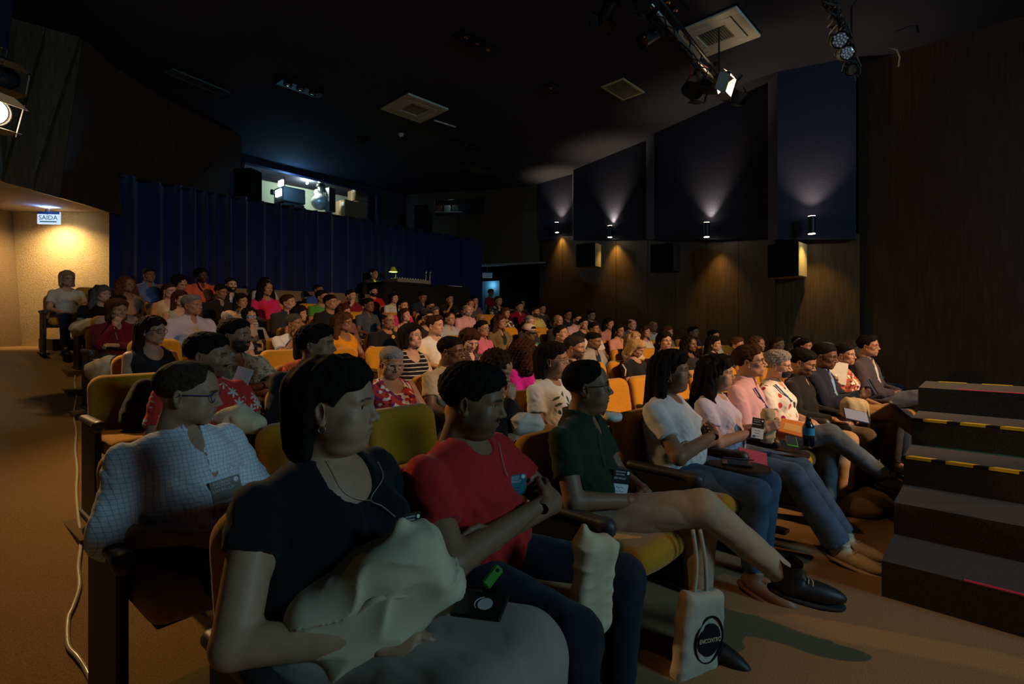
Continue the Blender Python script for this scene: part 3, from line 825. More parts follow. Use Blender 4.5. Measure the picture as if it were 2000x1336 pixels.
    if S.get('lower', True):
        pk2 = S.get('lkind', 'long')
        pme = cached((pk, 'p', res, pk2), lambda: to_mesh('trousers', [pants_arr(P, res, pk2, wide=S.get('wide', 0.), high=S.get('high', False))]))
        link('skirt' if pk2 == 'skirt' else 'trousers', pme, cloth(S.get('pc', (.03, .035, .05)), S.get('ppat', 'denim')), root)
        up, so, la = shoe_mesh(S.get('shoekind', 'plain'))
        for s in (1, -1):
            H, K, An, T = P['legs'][s]; d = Vector(T - An); d.normalize(); sh = V(*((K - An) / np.linalg.norm(K - An)))
            Mx = frame(tuple(An + V(0, 0, -.035) if abs(d.z) < .9 else An), Vector(sh).cross(d) * -1, Vector(sh))
            y = d; z = Vector(sh); x = y.cross(z).normalized(); z = x.cross(y).normalized()
            Mx = Matrix(((x[0], y[0], z[0], An[0] + d[0] * .015), (x[1], y[1], z[1], An[1] + d[1] * .02), (x[2], y[2], z[2], An[2] - (.055 if sh[2] > .9 else .04)), (0, 0, 0, 1)))
            o = link('shoe', up, plain('shoe_leather', S.get('sc', (.02, .017, .015)), .5, .4), root); o.matrix_local = Mx
            link('sole', so, plain('rubber_sole', S.get('solec', (.03, .028, .026)), .8, .2), o)
            if S.get('laces'): link('shoelace', la, plain('lace', (.5, .45, .4), .8, .2), o)
    PEOPLE[pid] = (root, P, HM); return root

# ------------------------------------------------------------------ the room
ZC = 5.8
CARPET = (.30, .20, .085)
# aisle and front floor: one raked carpeted surface
m = MB(); ss = [-24 + i for i in range(0, 50)]; ns = [-7 + .35 * i for i in range(54)]
ids = {}
for i, s_ in enumerate(ss):
    for j, n_ in enumerate(ns):
        x, y, h = arc(s_, n_); ids[i, j] = len(m.v); m.v.append((x, y, ramp(n_)))
for i in range(len(ss) - 1):
    for j in range(len(ns) - 1): m.f.append((ids[i, j], ids[i + 1, j], ids[i + 1, j + 1], ids[i, j + 1]))
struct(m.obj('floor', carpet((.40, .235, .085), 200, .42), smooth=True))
# seating terraces, one low carpeted step per row, standing a little proud of the aisle ramp
NR = 11
LEFT = {1: -.55, 2: -.15, 3: .5, 4: .35, 5: .95, 6: 1.1, 7: 1.1, 8: 1.25, 9: 1.45, 10: 1.6, 11: 1.6}
RIGHT = {1: 12, 2: 14.2, 3: 15.2, 4: 15.5, 5: 15.6, 6: 15.6, 7: 15.2, 8: 15, 9: 14.5, 10: 14, 11: 8.6}
ter = empty('seating_terrace'); struct(ter)
for r in range(2, NR + 1):
    n0, n1 = row_n(r) - .42, row_n(r) + (.48 if r < NR else .9); m = MB(); z = row_z(r); s0, s1 = LEFT[r] - .55, RIGHT[r] + 2
    q = [s0 + (s1 - s0) * i / 14 for i in range(15)]
    for a, b in zip(q, q[1:]):
        A, B, C_, E_ = arc(a, n0), arc(b, n0), arc(b, n1), arc(a, n1)
        m.quad((A[0], A[1], z), (B[0], B[1], z), (C_[0], C_[1], z), (E_[0], E_[1], z))
        m.quad((A[0], A[1], -.2), (B[0], B[1], -.2), (B[0], B[1], z), (A[0], A[1], z))
    for a, fl in ((s0, 1), (s1, 0)):
        A, E_ = arc(a, n0), arc(a, n1); p = [(A[0], A[1], -.2), (A[0], A[1], z), (E_[0], E_[1], z), (E_[0], E_[1], -.2)]; m.quad(*(p if fl else p[::-1]))
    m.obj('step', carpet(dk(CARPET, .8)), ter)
# ceiling
DARKBLUE = plain('midnight_paint', (.040, .042, .062), .9, .12, 0, .3, 60)
slab('ceiling', [(-14, -6, ZC), (-14, 24, ZC), (16, 24, ZC), (16, -6, ZC)], -.15, DARKBLUE)['kind'] = 'structure'
# right-hand side wall: walnut panels below, canted blue acoustic panels above with lighter end strips
WPL = [(1000, 16.3), (1053, 16.), (1118, 15.0), (1120, 14.6), (1262, 12.3), (1278, 11.85), (1500, 9.4), (1519, 9.0), (1672, 8.5)]
wall_r = struct(empty('wall_right'))
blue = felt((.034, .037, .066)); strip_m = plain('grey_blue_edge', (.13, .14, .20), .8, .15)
def bz(z): return EYEH + .172 * z
for i in range(1, len(WPL) - 1):
    (p0, z0), (p1, z1) = WPL[i], WPL[i + 1]; a = at(p0, 640, z0); b = at(p1, 640, z1)
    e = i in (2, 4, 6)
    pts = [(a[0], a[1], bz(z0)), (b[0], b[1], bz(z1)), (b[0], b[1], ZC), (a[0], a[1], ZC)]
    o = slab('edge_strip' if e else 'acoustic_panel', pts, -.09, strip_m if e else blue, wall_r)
WAL = wood((.088, .048, .018))
pl = []
for (p0, z0), (p1, z1) in zip(WPL[1:], WPL[2:]):
    a = Vector(at(p0, 640, z0)); b = Vector(at(p1, 640, z1)); pl.append((a, b, z0, z1))
lower = [at(1053, 640, 16.25), at(1150, 640, 14.2), at(1265, 640, 12.35), at(1380, 640, 10.9), at(1515, 640, 9.25), at(1680, 640, 8.6)]
for a, b in zip(lower, lower[1:]):
    k = 2 if math.dist(a, b) > 1.4 else 1
    for i in range(k):
        t0, t1 = i / k, (i + 1) / k; P0 = Vector(a).lerp(Vector(b), t0); P1 = Vector(a).lerp(Vector(b), t1); d = (P1 - P0).normalized() * .006
        P0 = P0 + d; P1 = P1 - d
        slab('wood_panel', [(P0[0], P0[1], 0), (P1[0], P1[1], 0), (P1[0], P1[1], bz(P1[1]) + .1), (P0[0], P0[1], bz(P0[1]) + .1)], -.05, WAL, wall_r)
# nearer stretch of plain dark walnut beside the stage
wn = struct(empty('wall_near_right'))
q = [at(1676, 640, 8.75), at(1840, 640, 8.0), at(2010, 640, 7.35), at(2300, 640, 6.7)]
for a, b in zip(q, q[1:]):
    slab('wood_panel', [(a[0], a[1], 0), (b[0], b[1], 0), (b[0], b[1], ZC), (a[0], a[1], ZC)], -.05, wood((.060, .026, .013)), wn)
# far right corner: walnut facets over a dark exit recess
wb = struct(empty('wall_back'))
cor = [at(1053, 640, 16.1), at(1022, 640, 16.4), at(905, 640, 16.9), at(815, 640, 17.2), at(700, 640, 18.)]
def band(A, B, t0, t1, za, zb_, c): p, q2 = Vector(A).lerp(Vector(B), t0), Vector(A).lerp(Vector(B), t1); slab('wood_panel', [(p[0], p[1], za), (q2[0], q2[1], za), (q2[0], q2[1], zb_), (p[0], p[1], zb_)], .05, c, wb)
for i, (a, b) in enumerate(zip(cor, cor[1:])):
    if i == 1: band(a, b, 0, 1, 3.35, 5.02, WAL); band(a, b, 0, 1, 5.55, ZC, WAL); band(a, b, 0, .65, 5.02, 5.55, WAL)
    elif i == 2: band(a, b, 0, 1, 3.35, 5.02, WAL); band(a, b, 0, 1, 5.55, ZC, WAL); band(a, b, .62, 1, 5.02, 5.55, WAL)
    else: band(a, b, 0, 1, 3.35, ZC, WAL)
# recess below: dark lining with a bluish lit doorway
rec = MATT
a, b, c, d = at(1066, 640, 15.9), at(930, 640, 16.6), at(985, 640, 17.6), at(905, 640, 18.2)
slab('trim_1', [(a[0], a[1], 3.35), (b[0], b[1], 3.35), (d[0], d[1], 3.5), (c[0] + .8, c[1], 3.5)], .05, plain('grey_soffit', (.25, .24, .22), .8, .2))['kind'] = 'structure'
slab('wall_recess', [(c[0] - .15, c[1], .6), (c[0] + 1.8, c[1] - .6, .6), (c[0] + 1.8, c[1] - .6, 3.5), (c[0] - .15, c[1], 3.5)], .05, rec)['kind'] = 'structure'
slab('wall_recess_left', [(d[0] - 1.5, d[1], .6), (d[0] + .35, d[1], .6), (d[0] + .35, d[1], 3.5), (d[0] - 1.5, d[1], 3.5)], .05, rec)['kind'] = 'structure'
p, q = at(943, 640, 18.3), at(977, 640, 18.0)
dr = slab('door_1', [(p[0], p[1], .9), (q[0], q[1], .9), (q[0], q[1], 2.95), (p[0], p[1], 2.95)], .04, plain('blue_grey_door', (.10, .20, .26), .6, .3)); struct(dr)
MB().cyl((q[0] - .06, q[1] - .04, 1.85), (q[0] - .06, q[1] - .04, 2.05), .015).obj('door_handle', STEEL, dr, True)
light('exit_passage_lamp', 'POINT', (p[0] + .3, p[1] - .35, 2.8), 5.0, (.35, .75, 1.), shadow_soft_size=.1)
# booth wall behind the curtain, with the long projection window
def bp(px, dn=0):   # booth plane: plan line 2.1 m behind the curtain line
    A, B = Vector(at(440, 640, 13.0 + dn)), Vector(at(775, 640, 17.1 + dn)); x = (px - 1000) / 1000
    t = (A.x - x * A.y) / (x * (B.y - A.y) - (B.x - A.x)); return A.lerp(B, t)
wbo = struct(empty('wall_booth'))
def bpanel(p0, p1, z0, z1, mat=DARKBLUE):
    a, b = bp(p0), bp(p1); slab('wall_panel', [(a.x, a.y, z0), (b.x, b.y, z0), (b.x, b.y, z1), (a.x, a.y, z1)], -.14, mat, wbo)
bpanel(430, 815, 1.0, 4.35); bpanel(430, 815, 5.62, ZC); bpanel(430, 474, 4.35, 5.62); bpanel(737, 815, 4.35, 5.62)
gw = plain('booth_green_wall', (.36, .42, .34), .8, .2)
a, b = bp(430, 1.9), bp(830, 1.9); ra, rb = bp(430, .15), bp(830, .15)
slab('wall_booth_inner', [(a.x, a.y, 3.9), (b.x, b.y, 3.9), (b.x, b.y, ZC), (a.x, a.y, ZC)], -.05, gw)['kind'] = 'structure'
slab('floor_booth', [(ra.x, ra.y, 4.0), (rb.x, rb.y, 4.0), (b.x, b.y, 4.0), (a.x, a.y, 4.0)], -.05, plain('booth_floor', (.2, .19, .17)))['kind'] = 'structure'
for s_, (u, w) in enumerate(((ra, a), (rb, b))): slab('wall_booth_side', [(u.x, u.y, 3.9), (w.x, w.y, 3.9), (w.x, w.y, ZC), (u.x, u.y, ZC)], .05, gw)['kind'] = 'structure'
pa, pb = bp(474, -.04), bp(737, -.04)
wf = MB()
for z in (4.36, 5.60): wf.tube([(pa.x, pa.y, z), (pb.x, pb.y, z)], .045, 4)
for p_ in (pa, pb): wf.tube([(p_.x, p_.y, 4.36), (p_.x, p_.y, 5.6)], .045, 4)
win = struct(wf.obj('window_1', plain('window_frame_blue', (.03, .04, .09), .5, .3)))
g = [bp(474, .03), bp(737, .03)]; slab('pane', [(g[0].x, g[0].y, 4.38), (g[1].x, g[1].y, 4.38), (g[1].x, g[1].y, 5.58), (g[0].x, g[0].y, 5.58)], .006, glassm(), win)
mid = bp(600, .9); light('booth_lamp', 'POINT', (mid.x, mid.y, 5.70), 75, (.86, 1., .86), shadow_soft_size=.03)
# blue curtain hanging across the back, folds swinging about its line
def cur(t, off=0):
    A, B = Vector(at(216, 640, 8.83)), Vector(at(937, 640, 15.6)); d = (B - A).normalized(); nn = Vector((-d.y, d.x, 0)); p = A.lerp(B, t) + nn * off; return p
m = MB(); L = (Vector(at(937, 640, 15.6)) - Vector(at(216, 640, 8.83))).length; NC = 640; rr = random.Random(4); ph = 0; cols = []
for i in range(NC + 1):
    t = i / NC; ph += 2 * math.pi * (L / NC) / (.31 + .08 * math.sin(i * .045) + .04 * math.sin(i * .021 + 2))
    o = .085 * math.sin(ph) + .022 * math.sin(2 * ph + 1)
    cols.append((t, o))
top = lambda t: 3.96 + .015 * math.sin(t * 60)
lev = [0, .25, .5, .75, 1]
for t, o in cols:
    for k in lev:
        p = cur(t, o * (.85 + .35 * (1 - k)) * (1 + .2 * math.sin(t * 37 + k))); m.v.append((p.x, p.y, 1.02 + (top(t) - 1.02) * k))
for i in range(NC):
    for j in range(4): a = i * 5 + j; m.f.append((a, a + 5, a + 6, a + 1))
curt = m.obj('stage_curtain', cloth((.011, .020, .105), sheen=.2), smooth=True)
curt.modifiers.new('thick', 'SOLIDIFY').thickness = .012
tag(curt, 'long midnight blue velvet curtain in deep folds across the back of the hall', 'curtain')
m = MB(); p, q = cur(0, .0), cur(1, .0); m.tube([(p.x, p.y, 3.93), (q.x, q.y, 3.93)], .02, 6); m.obj('curtain_rail', BLACK, curt)
# low carpeted parapet between the last row and the curtain
pr = struct(MB().obj('wall_parapet', carpet((.20, .15, .09), 200))) if False else None
m = MB(); q = [3.0 + i * .75 for i in range(10)]
for a, b in zip(q, q[1:]):
    A, B, C_, E_ = arc(a, 9.62), arc(b, 9.62), arc(b, 9.76), arc(a, 9.76); zt = 2.08
    m.quad((A[0], A[1], .8), (B[0], B[1], .8), (B[0], B[1], zt), (A[0], A[1], zt)); m.quad((A[0], A[1], zt), (B[0], B[1], zt), (C_[0], C_[1], zt), (E_[0], E_[1], zt)); m.quad((C_[0], C_[1], .8), (E_[0], E_[1], .8), (E_[0], E_[1], zt), (C_[0], C_[1], zt))
struct(m.obj('wall_parapet', carpet((.20, .15, .09), 200)))
# lit render wall by the exit on the left, its skirting, brown return wall
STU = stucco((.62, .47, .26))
a, b = at(24, 640, 9.25), at(222, 640, 9.25)
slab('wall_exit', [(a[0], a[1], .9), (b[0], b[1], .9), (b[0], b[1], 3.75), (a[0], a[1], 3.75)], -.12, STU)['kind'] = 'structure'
slab('baseboard_exit', [(a[0], a[1] - .02, .955), (b[0] - .6, b[1] - .02, .955), (b[0] - .6, b[1] - .02, .985), (a[0], a[1] - .02, .985)], -.03, plain('pale_skirting', (.6, .45, .22)))['kind'] = 'structure'
c = at(-10, 640, 8.6)
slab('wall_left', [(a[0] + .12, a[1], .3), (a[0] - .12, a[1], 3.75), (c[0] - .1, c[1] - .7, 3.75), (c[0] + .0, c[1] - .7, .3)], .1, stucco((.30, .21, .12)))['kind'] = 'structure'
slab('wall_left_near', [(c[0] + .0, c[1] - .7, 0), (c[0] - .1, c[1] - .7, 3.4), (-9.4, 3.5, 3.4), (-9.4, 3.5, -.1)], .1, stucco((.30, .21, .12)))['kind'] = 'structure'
p = at(222, 640, 9.2); m = MB(); m.box((p[0] + .0, p[1] + .0, 2.45), (.022, .03, 1.45)); o = m.obj('trim_2', plain('pale_frame', (.42, .34, .28), .6, .3)); struct(o)
# overhanging walnut wall above the left aisle and its soffit
lo = [at(-70, 640, 6.1), at(0, 355, 6.95), at(60, 640, 7.35), at(110, 383, 7.75), at(165, 640, 8.25), at(212, 421, 8.78), at(300, 640, 9.6), at(467, 640, 12.2)]
hi = [at(-60, 640, 7.0), at(28, 640, 7.50), at(90, 640, 7.72), at(155, 640, 7.96), at(225, 640, 8.9), at(305, 640, 9.9), at(390, 640, 10.9), at(467, 640, 12.0)]
lz = [3.27] * 8
wl = struct(empty('wall_left_upper')); WD = wood((.085, .036, .018)); WD2 = wood((.13, .085, .048))
for i in range(7):
    A = (lo[i][0], lo[i][1], lz[i]); B = (lo[i + 1][0], lo[i + 1][1], lz[i + 1]); H0 = (hi[i][0], hi[i][1], ZC); H1 = (hi[i + 1][0], hi[i + 1][1], ZC)
    m = MB(); m.quad(A, B, H1); m.quad(A, H1, H0); o = m.obj('wood_panel', WD2 if i < 3 else WD, wl); md = o.modifiers.new('thick', 'SOLIDIFY'); md.thickness = .05; md.offset = 1
SOF = plain('soffit_paint', (.36, .30, .28), .8, .2)
far = [at(-300, 640, 9.6), at(-120, 640, 9.5), at(-40, 640, 9.4), at(60, 640, 9.4), at(140, 640, 9.4), at(222, 640, 9.4)]
m = MB()
for i in range(5): m.quad((lo[i][0], lo[i][1], 3.27), (far[i][0], far[i][1], 3.40), (far[i + 1][0], far[i + 1][1], 3.40), (lo[i + 1][0], lo[i + 1][1], 3.27))
o = m.obj('ceiling_soffit', SOF); struct(o); o.modifiers.new('thick', 'SOLIDIFY').thickness = .05
light('exit_downlight', 'SPOT', (at(96, 640, 8.9)[0], 8.88, 3.24), 190, (1., .68, .32), (at(96, 640, 9.0)[0], 8.9, 1.0), spot_size=R_(160), spot_blend=1., shadow_soft_size=.05)
m = MB(); p = at(96, 640, 8.98); m.cyl((p[0], p[1], 3.45), (p[0], p[1], 3.25), .055, .05); tag(m.obj('recessed_downlight', STEEL, None, True), 'small round recessed downlight in the soffit above the lit exit wall', 'light')
light('aisle_downlight', 'SPOT', (-5.2, 4.4, 5.7), 150, (1., .66, .30), (-4.9, 4.2, 0), spot_size=R_(105), spot_blend=.9, shadow_soft_size=.05)  # added unseen fill without a fitting, evens out the light on the aisle floor
# near-left fragment: blue acoustic board and the wall piece behind it
p = at(2, 640, 6.2); slab('wall_left_board', [(p[0], p[1], 4.55), (p[0] - 1.2, p[1] - .3, 4.55), (p[0] - 1.2, p[1] - .3, ZC), (p[0] + .12, p[1], ZC)], .1, felt((.02, .03, .09)))['kind'] = 'structure'
# outer shell so no light or view leaks
SH = plain('outer_wall', (.02, .017, .015), .95, .05)
for nm, pts in (('wall_shell_left', [(-13, -5, -.5), (-13, 23, -.5), (-13, 23, ZC), (-13, -5, ZC)]), ('wall_shell_back', [(-13, 23, -.5), (15, 23, -.5), (15, 23, ZC), (-13, 23, ZC)]),
                ('wall_shell_right', [(15, 23, -.5), (15, -5.5, -.5), (15, -5.5, ZC), (15, 23, ZC)]), ('wall_front', [(15, -5.5, -.5), (-13, -5.5, -.5), (-13, -5.5, ZC), (15, -5.5, ZC)])):
    struct(slab(nm, pts, -.1, SH))

# ------------------------------------------------------------------ stage steps
SA = Vector((math.sin(R_(43)), math.cos(R_(43)), 0)); SE = Vector((SA.y, -SA.x, 0)); SB = Vector((1.79, 2.48, 0))
steps = empty('stage_steps', SB); tag(steps, 'black carpeted block of stage steps with yellow and pink edge tape', 'steps')
RUN = [0, .435, .87, 1.305, 1.74, 2.36]; HT = [.173, .346, .519, .692, .862]; SCP = carpet((.048, .042, .036), 170, .2)
YEL = plain('yellow_tape', (.72, .50, .02), .6, .3); PNK = plain('pink_tape', (.75, .05, .12), .6, .3); GRN = plain('green_tape', (.02, .16, .11), .6, .3); BTP = plain('black_tape', (.01, .01, .01), .5, .3)
def spt(u, w, z): return tuple(SA * u + SE * w + Vector((0, 0, z)))
def sbox(u0, u1, w0, w1, z0, z1):
    m = MB(); P = [spt(u, w, z) for u in (u0, u1) for w in (w0, w1) for z in (z0, z1)]
    for f in ((0, 2, 3, 1), (4, 5, 7, 6), (0, 1, 5, 4), (2, 6, 7, 3), (0, 4, 6, 2), (1, 3, 7, 5)): m.quad(*[P[i] for i in f])
    return m
for i in range(5):
    t = sbox(RUN[i], RUN[i + 1], 0, 2.4, 0 if i == 0 else -.0, HT[i]).obj('step', SCP, steps); bv = t.modifiers.new('bevel', 'BEVEL'); bv.width = .012; bv.segments = 2
for i, mt in ((2, YEL), (3, YEL)):
    sbox(RUN[i] - .0015, RUN[i] + .03, .0, 2.3, HT[i] - .012, HT[i] + .0015).obj('edge_tape', BTP, steps)
    for k in range(12):
        w = .01 + k * .185 + (.05 if i == 3 else 0); m = MB(); z = HT[i] + .003
        m.quad(spt(RUN[i] - .002, w, z), spt(RUN[i] + .03, w + .03, z), spt(RUN[i] + .03, w + .15, z), spt(RUN[i] - .002, w + .12, z)); m.quad(spt(RUN[i] - .003, w, HT[i] - .014), spt(RUN[i] - .003, w, z), spt(RUN[i] - .003, w + .12, z), spt(RUN[i] - .003, w + .12, HT[i] - .014)); m.obj('yellow_stripe', mt, steps)
for k in range(8):
    w = .08 + k * .26; sbox(RUN[5] - .03, RUN[5] + .001, w, w + .17, HT[4], HT[4] + .003).obj('yellow_stripe', YEL, steps)
sbox(RUN[4] + .002, RUN[4] + .022, .22, 2.2, HT[4], HT[4] + .004).obj('pink_stripe', PNK, steps)
sbox(RUN[0] + .004, RUN[0] + .020, .30, 2.2, HT[0], HT[0] + .004).obj('pink_stripe', PNK, steps)
sbox(RUN[3] - .018, RUN[3] - .004, .12, 2.2, HT[2], HT[2] + .004).obj('green_stripe', GRN, steps)

# ------------------------------------------------------------------ ceiling fittings
def onc(px, py, drop=0): return at(px, py, (ZC - drop - EYEH) * 1000 / (640 - py))
CR = R_(-44)
def rotbox(m, c, h, rz=0, **k): return m.box(c, h, Matrix.Rotation(rz, 4, 'Z'), **k)
def cassette(px, py, label):
    c = onc(px, py); r = empty('air_conditioner', (c[0], c[1], ZC - .05), CR + R_(90)); tag(r, label, 'air conditioner', 'ceiling cassette air conditioners')
    W = plain('cassette_plastic', (.66, .64, .54), .5, .3); m = MB()
    for s in (-1, 1): m.box((s * .425, 0, 0), (.065, .49, .022), None, .01); m.box((0, s * .425, 0), (.36, .065, .022), None, .01)
    m.obj('frame', W, r); m = MB()
    for s in (-1, 1): m.box((s * .275, 0, -.005), (.065, .34, .020), None, .008); m.box((0, s * .275, -.005), (.21, .065, .020), None, .008)
    m.obj('inner_panel', W, r)
    MB().box((0, 0, .012), (.36, .36, .01)).obj('louvre_gap', plain('dark_gap', (.05, .05, .045)), r)
    for k in range(11): MB().box((0, -.19 + k * .038, 0), (.21, .006, .012), Matrix.Rotation(R_(30), 4, 'X')).obj('slat', plain('cassette_grille', (.30, .29, .24), .5, .3), r)
    for s in (-1, 1): MB().box((s * .35, 0, -.006), (.009, .26, .018), Matrix.Rotation(R_(s * 25), 4, 'Y')).obj('air_flap', W, r)
    return r
cassette(810, 208, 'square ceiling air conditioner in the middle of the dark ceiling, dimly lit')
ac = cassette(1398, 62, 'square ceiling air conditioner lit warm above the bright stage lamp')
p, q = onc(848, 235, .04), onc(890, 248, .04); tag(MB().tube([p, q], .018, 8).obj('drain_pipe', WHITEP, None, True), 'thin pale pipe running from the ceiling air conditioner', 'pipe')
def downlights(px, py, n, label, rz, bright=0.):
    c = onc(px, py); r = empty('downlight_fitting', (c[0], c[1], ZC - .015), rz); tag(r, label, 'light')
    L = .13 * n; MB().box((0, 0, 0), (L + .02, .13, .012), None, .004).obj('housing', plain('fitting_black', (.006, .006, .007), .4, .3), r)
    for k in range(n):
        x = (k - (n - 1) / 2) * .24; m = MB(); m.tube([(x + .07 * math.cos(a), .07 * math.sin(a), -.016) for a in [i * math.pi / 8 for i in range(16)]], .009, 6, True); m.obj('trim_ring', BLACK, r, True)
        m = MB(); m.cyl((x, 0, -.010), (x, 0, -.022), .058, .03); m.obj('lamp', plain('chrome_lamp', (.6, .5, .4), .12, .8, 1), r, True)
downlights(932, 84, 3, 'triple recessed downlight near the top centre of the ceiling', R_(48))
downlights(587, 172, 3, 'triple recessed downlight left of the middle air conditioner', R_(48))
downlights(1312, 10, 2, 'double recessed downlight at the top edge beside the lighting bar', R_(48))
downlights(1076, 170, 1, 'single recessed downlight between the air conditioner and the pale grille', R_(48))
downlights(702, 273, 1, 'single recessed downlight above the projection window', R_(48))
downlights(908, 281, 3, 'triple recessed downlight at the far end of the ceiling', R_(48))
def grille(px, py, hx, hy, label, rz, col):
    c = onc(px, py); r = empty('ceiling_vent', (c[0], c[1], ZC - .02), rz); tag(r, label, 'vent'); M_ = plain('vent_metal', col, .5, .3); m = MB()
    for s in (-1, 1): m.box((s * hx, 0, 0), (.018, hy + .018, .012)); m.box((0, s * hy, 0), (hx, .018, .012))
    m.obj('frame', M_, r); MB().box((0, 0, .008), (hx, hy, .004)).obj('backing', MATT, r)
    n = int(2 * hy / .034)
    for k in range(n): MB().box((0, -hy + (k + .5) * 2 * hy / n, 0), (hx, .005, .009), Matrix.Rotation(R_(35), 4, 'X')).obj('slat', plain('vent_slat', dk(col, .45), .5, .3), r)
grille(1217, 173, .36, .22, 'pale rectangular ceiling grille left of the bright stage lamp', R_(46), (.55, .50, .26))
grille(388, 160, .50, .12, 'long narrow dark ceiling vent on the left', R_(60), (.10, .15, .16))
grille(930, 331, .55, .20, 'faint rectangular vent in the far ceiling near the back wall', R_(46), (.06, .06, .055))
c = onc(783, 261); m = MB(); m.cyl((c[0], c[1], ZC), (c[0], c[1], ZC - .05), .07, .055); m.cyl((c[0], c[1], ZC - .05), (c[0], c[1], ZC - .075), .035, .02); tag(m.obj('smoke_detector', WHITEP, None, True), 'small round white smoke detector on the ceiling below the air conditioner', 'detector')

# ------------------------------------------------------------------ lighting bars and stage lamps
def canl(name, loc, target, label, r=.09, L=.26, lit=0., barn=True, mat=None, cat='stage lamp', ring=False):
    root = empty(name, loc); d = (Vector(target) - Vector(loc)); root.rotation_euler = d.to_track_quat('-Z', 'Y').to_euler(); tag(root, label, cat)
    mt = mat or BLACK; m = MB(); m.tube([(0, 0, L * .55), (0, 0, L * .5), (0, 0, -L * .5), ], [r * .6, r, r], 20, False, False); m.quad(*[(r * .6 * math.cos(a), r * .6 * math.sin(a), L * .55) for a in [2 * math.pi * i / 20 for i in range(20)]])
    m.tube([(0, 0, -L * .5), (0, 0, -L * .5 + .01)], [r + .008, r + .008], 20, False, False); m.obj('housing', mt, root, True)
    m = MB(); m.tube([(-r - .03, 0, -.02), (-r - .03, 0, .05), (-r * .8, r + .07, .05), (0, r + .10, .05), (r * .8, r + .07, .05), (r + .03, 0, .05), (r + .03, 0, -.02)], .009, 6); m.obj('yoke', mt, root)
    MB().box((0, r + .14, .05), (.025, .045, .025), None, .005).obj('clamp', mt, root)
    ln = MB(); ln.tube([(0, 0, -L * .36), (0, 0, -L * .40)], [r * .93, r * .80], 20, False, True)
    ln.obj('lens', glow('lamp_lens', (1., .80, .52), lit) if lit else plain('dark_lens', (.03, .035, .04) if not ring else (.20, .22, .24), .12, .8), root, True)
    if barn:
        for k in range(4):
            a = k * math.pi / 2; M_ = Matrix.Rotation(a, 4, 'Z') @ Matrix.Translation((0, r + .03, -L * .5 - .065)) @ Matrix.Rotation(R_(-28), 4, 'X')
            m = MB(); w = r * 1.05; m.v = [tuple(M_ @ Vector(p)) for p in [(-w * .8, 0, .07), (w * .8, 0, .07), (w * 1.25, 0, -.08), (-w * 1.25, 0, -.08), (-w * .8, .004, .07), (w * .8, .004, .07), (w * 1.25, .004, -.08), (-w * 1.25, .004, -.08)]]
            m.f = [(0, 1, 2, 3), (7, 6, 5, 4), (0, 4, 5, 1), (1, 5, 6, 2), (2, 6, 7, 3), (3, 7, 4, 0)]; m.obj('barn_door', mt if not lit else plain('barn_door_metal', (.22, .20, .18), .5, .3), root)
    if ring:
        for k in range(18):
            a = k * 2.4; q = r * .82 * math.sqrt((k + .5) / 18); MB().cyl((q * math.cos(a), q * math.sin(a), -L * .41), (q * math.cos(a), q * math.sin(a), -L * .45), .012, .010, 8).obj('diode', glow('led_cell', (.55, .65, .75), .10), root)
    return root
lf0 = at(-26, 212, 4.8)
b0, b1 = at(1215, -60, 5.1), at(1440, 210, 7.7)
bar = empty('lighting_bar', (0, 0, 0)); tag(bar, 'long black lighting bar hung with cables above the right of the hall', 'lighting bar')
b0 = Vector((b0[0], b0[1], 4.85)); b1 = Vector((b1[0], b1[1], 4.85))
b0 = Vector(at(1222, -50, 3.55 / .690)); b1 = Vector(at(1425, 195, 3.55 / .445))
MB().tube([b0, b1], .026, 10).obj('tube', STEEL, bar, True); dv = (b1 - b0)
MB().tube([b0 + Vector((.03, 0, .14)), b1 + Vector((.03, 0, .14))], .024, 8).obj('tube', BLACK, bar, True)
for k in range(9):
    t = .04 + k * .115; p = b0 + dv * t; m = MB(); m.tube([p, p + Vector((.03, 0, .14))], .010, 6); m.obj('brace', BLACK, bar)
for t in (.15, .85): p = b0 + dv * t; MB().tube([p + Vector((0, 0, .1)), (p.x, p.y, ZC)], .012, 6).obj('hanger', BLACK, bar)
for k in range(4):
    m = MB(); pts = []
    for i in range(40): t = i / 39; p = b0 + dv * t; pts.append(p + Vector((.05 * math.sin(t * 26 + k * 2), .03 * math.cos(t * 31 + k), -.03 - .05 * abs(math.sin(t * 19 + k * 1.7)))))
    m.tube(pts, .007, 5); m.obj('cable', MATT, bar)
tz = lambda px, py, k=3.5: at(px, py, k * 1000 / (640 - py))
fz = tz(1392, 166)
key = canl('fresnel_lamp', fz, (6.6, 4.2, 3.2), 'brightly glowing warm stage lamp with barn doors hung at the end of the bar', .125, .26, 22.0)
fd = (Vector((6.6, 4.2, 3.2)) - Vector(fz)).normalized()
light('fresnel_beam', 'SPOT', Vector(fz) + fd * .30, 130, (1., .66, .34), (6.6, 4.2, 3.2), spot_size=R_(80), spot_blend=.8, shadow_soft_size=.06)
light('fresnel_spill', 'POINT', Vector(fz) + fd * .17, 16, (1., .72, .42), shadow_soft_size=.05)
light('left_spill', 'POINT', Vector(lf0) + Vector((.20, -.08, -.16)), 12, (1., .74, .48), shadow_soft_size=.05)
pl_ = tz(1268, 72, 3.45); pr_ = canl('par_lamp', pl_, (-3, 4, 1), 'small dark blue stage lamp hanging left of the lighting bar', .075, .26, 0, False)
ro = MB().tube([(pl_[0], pl_[1], pl_[2] + .1), (pl_[0], pl_[1], ZC)], .008, 6).obj('hanging_rod', BLACK, pr_); ro.matrix_parent_inverse = Matrix.LocRotScale(pr_.location, pr_.rotation_euler, None).inverted()
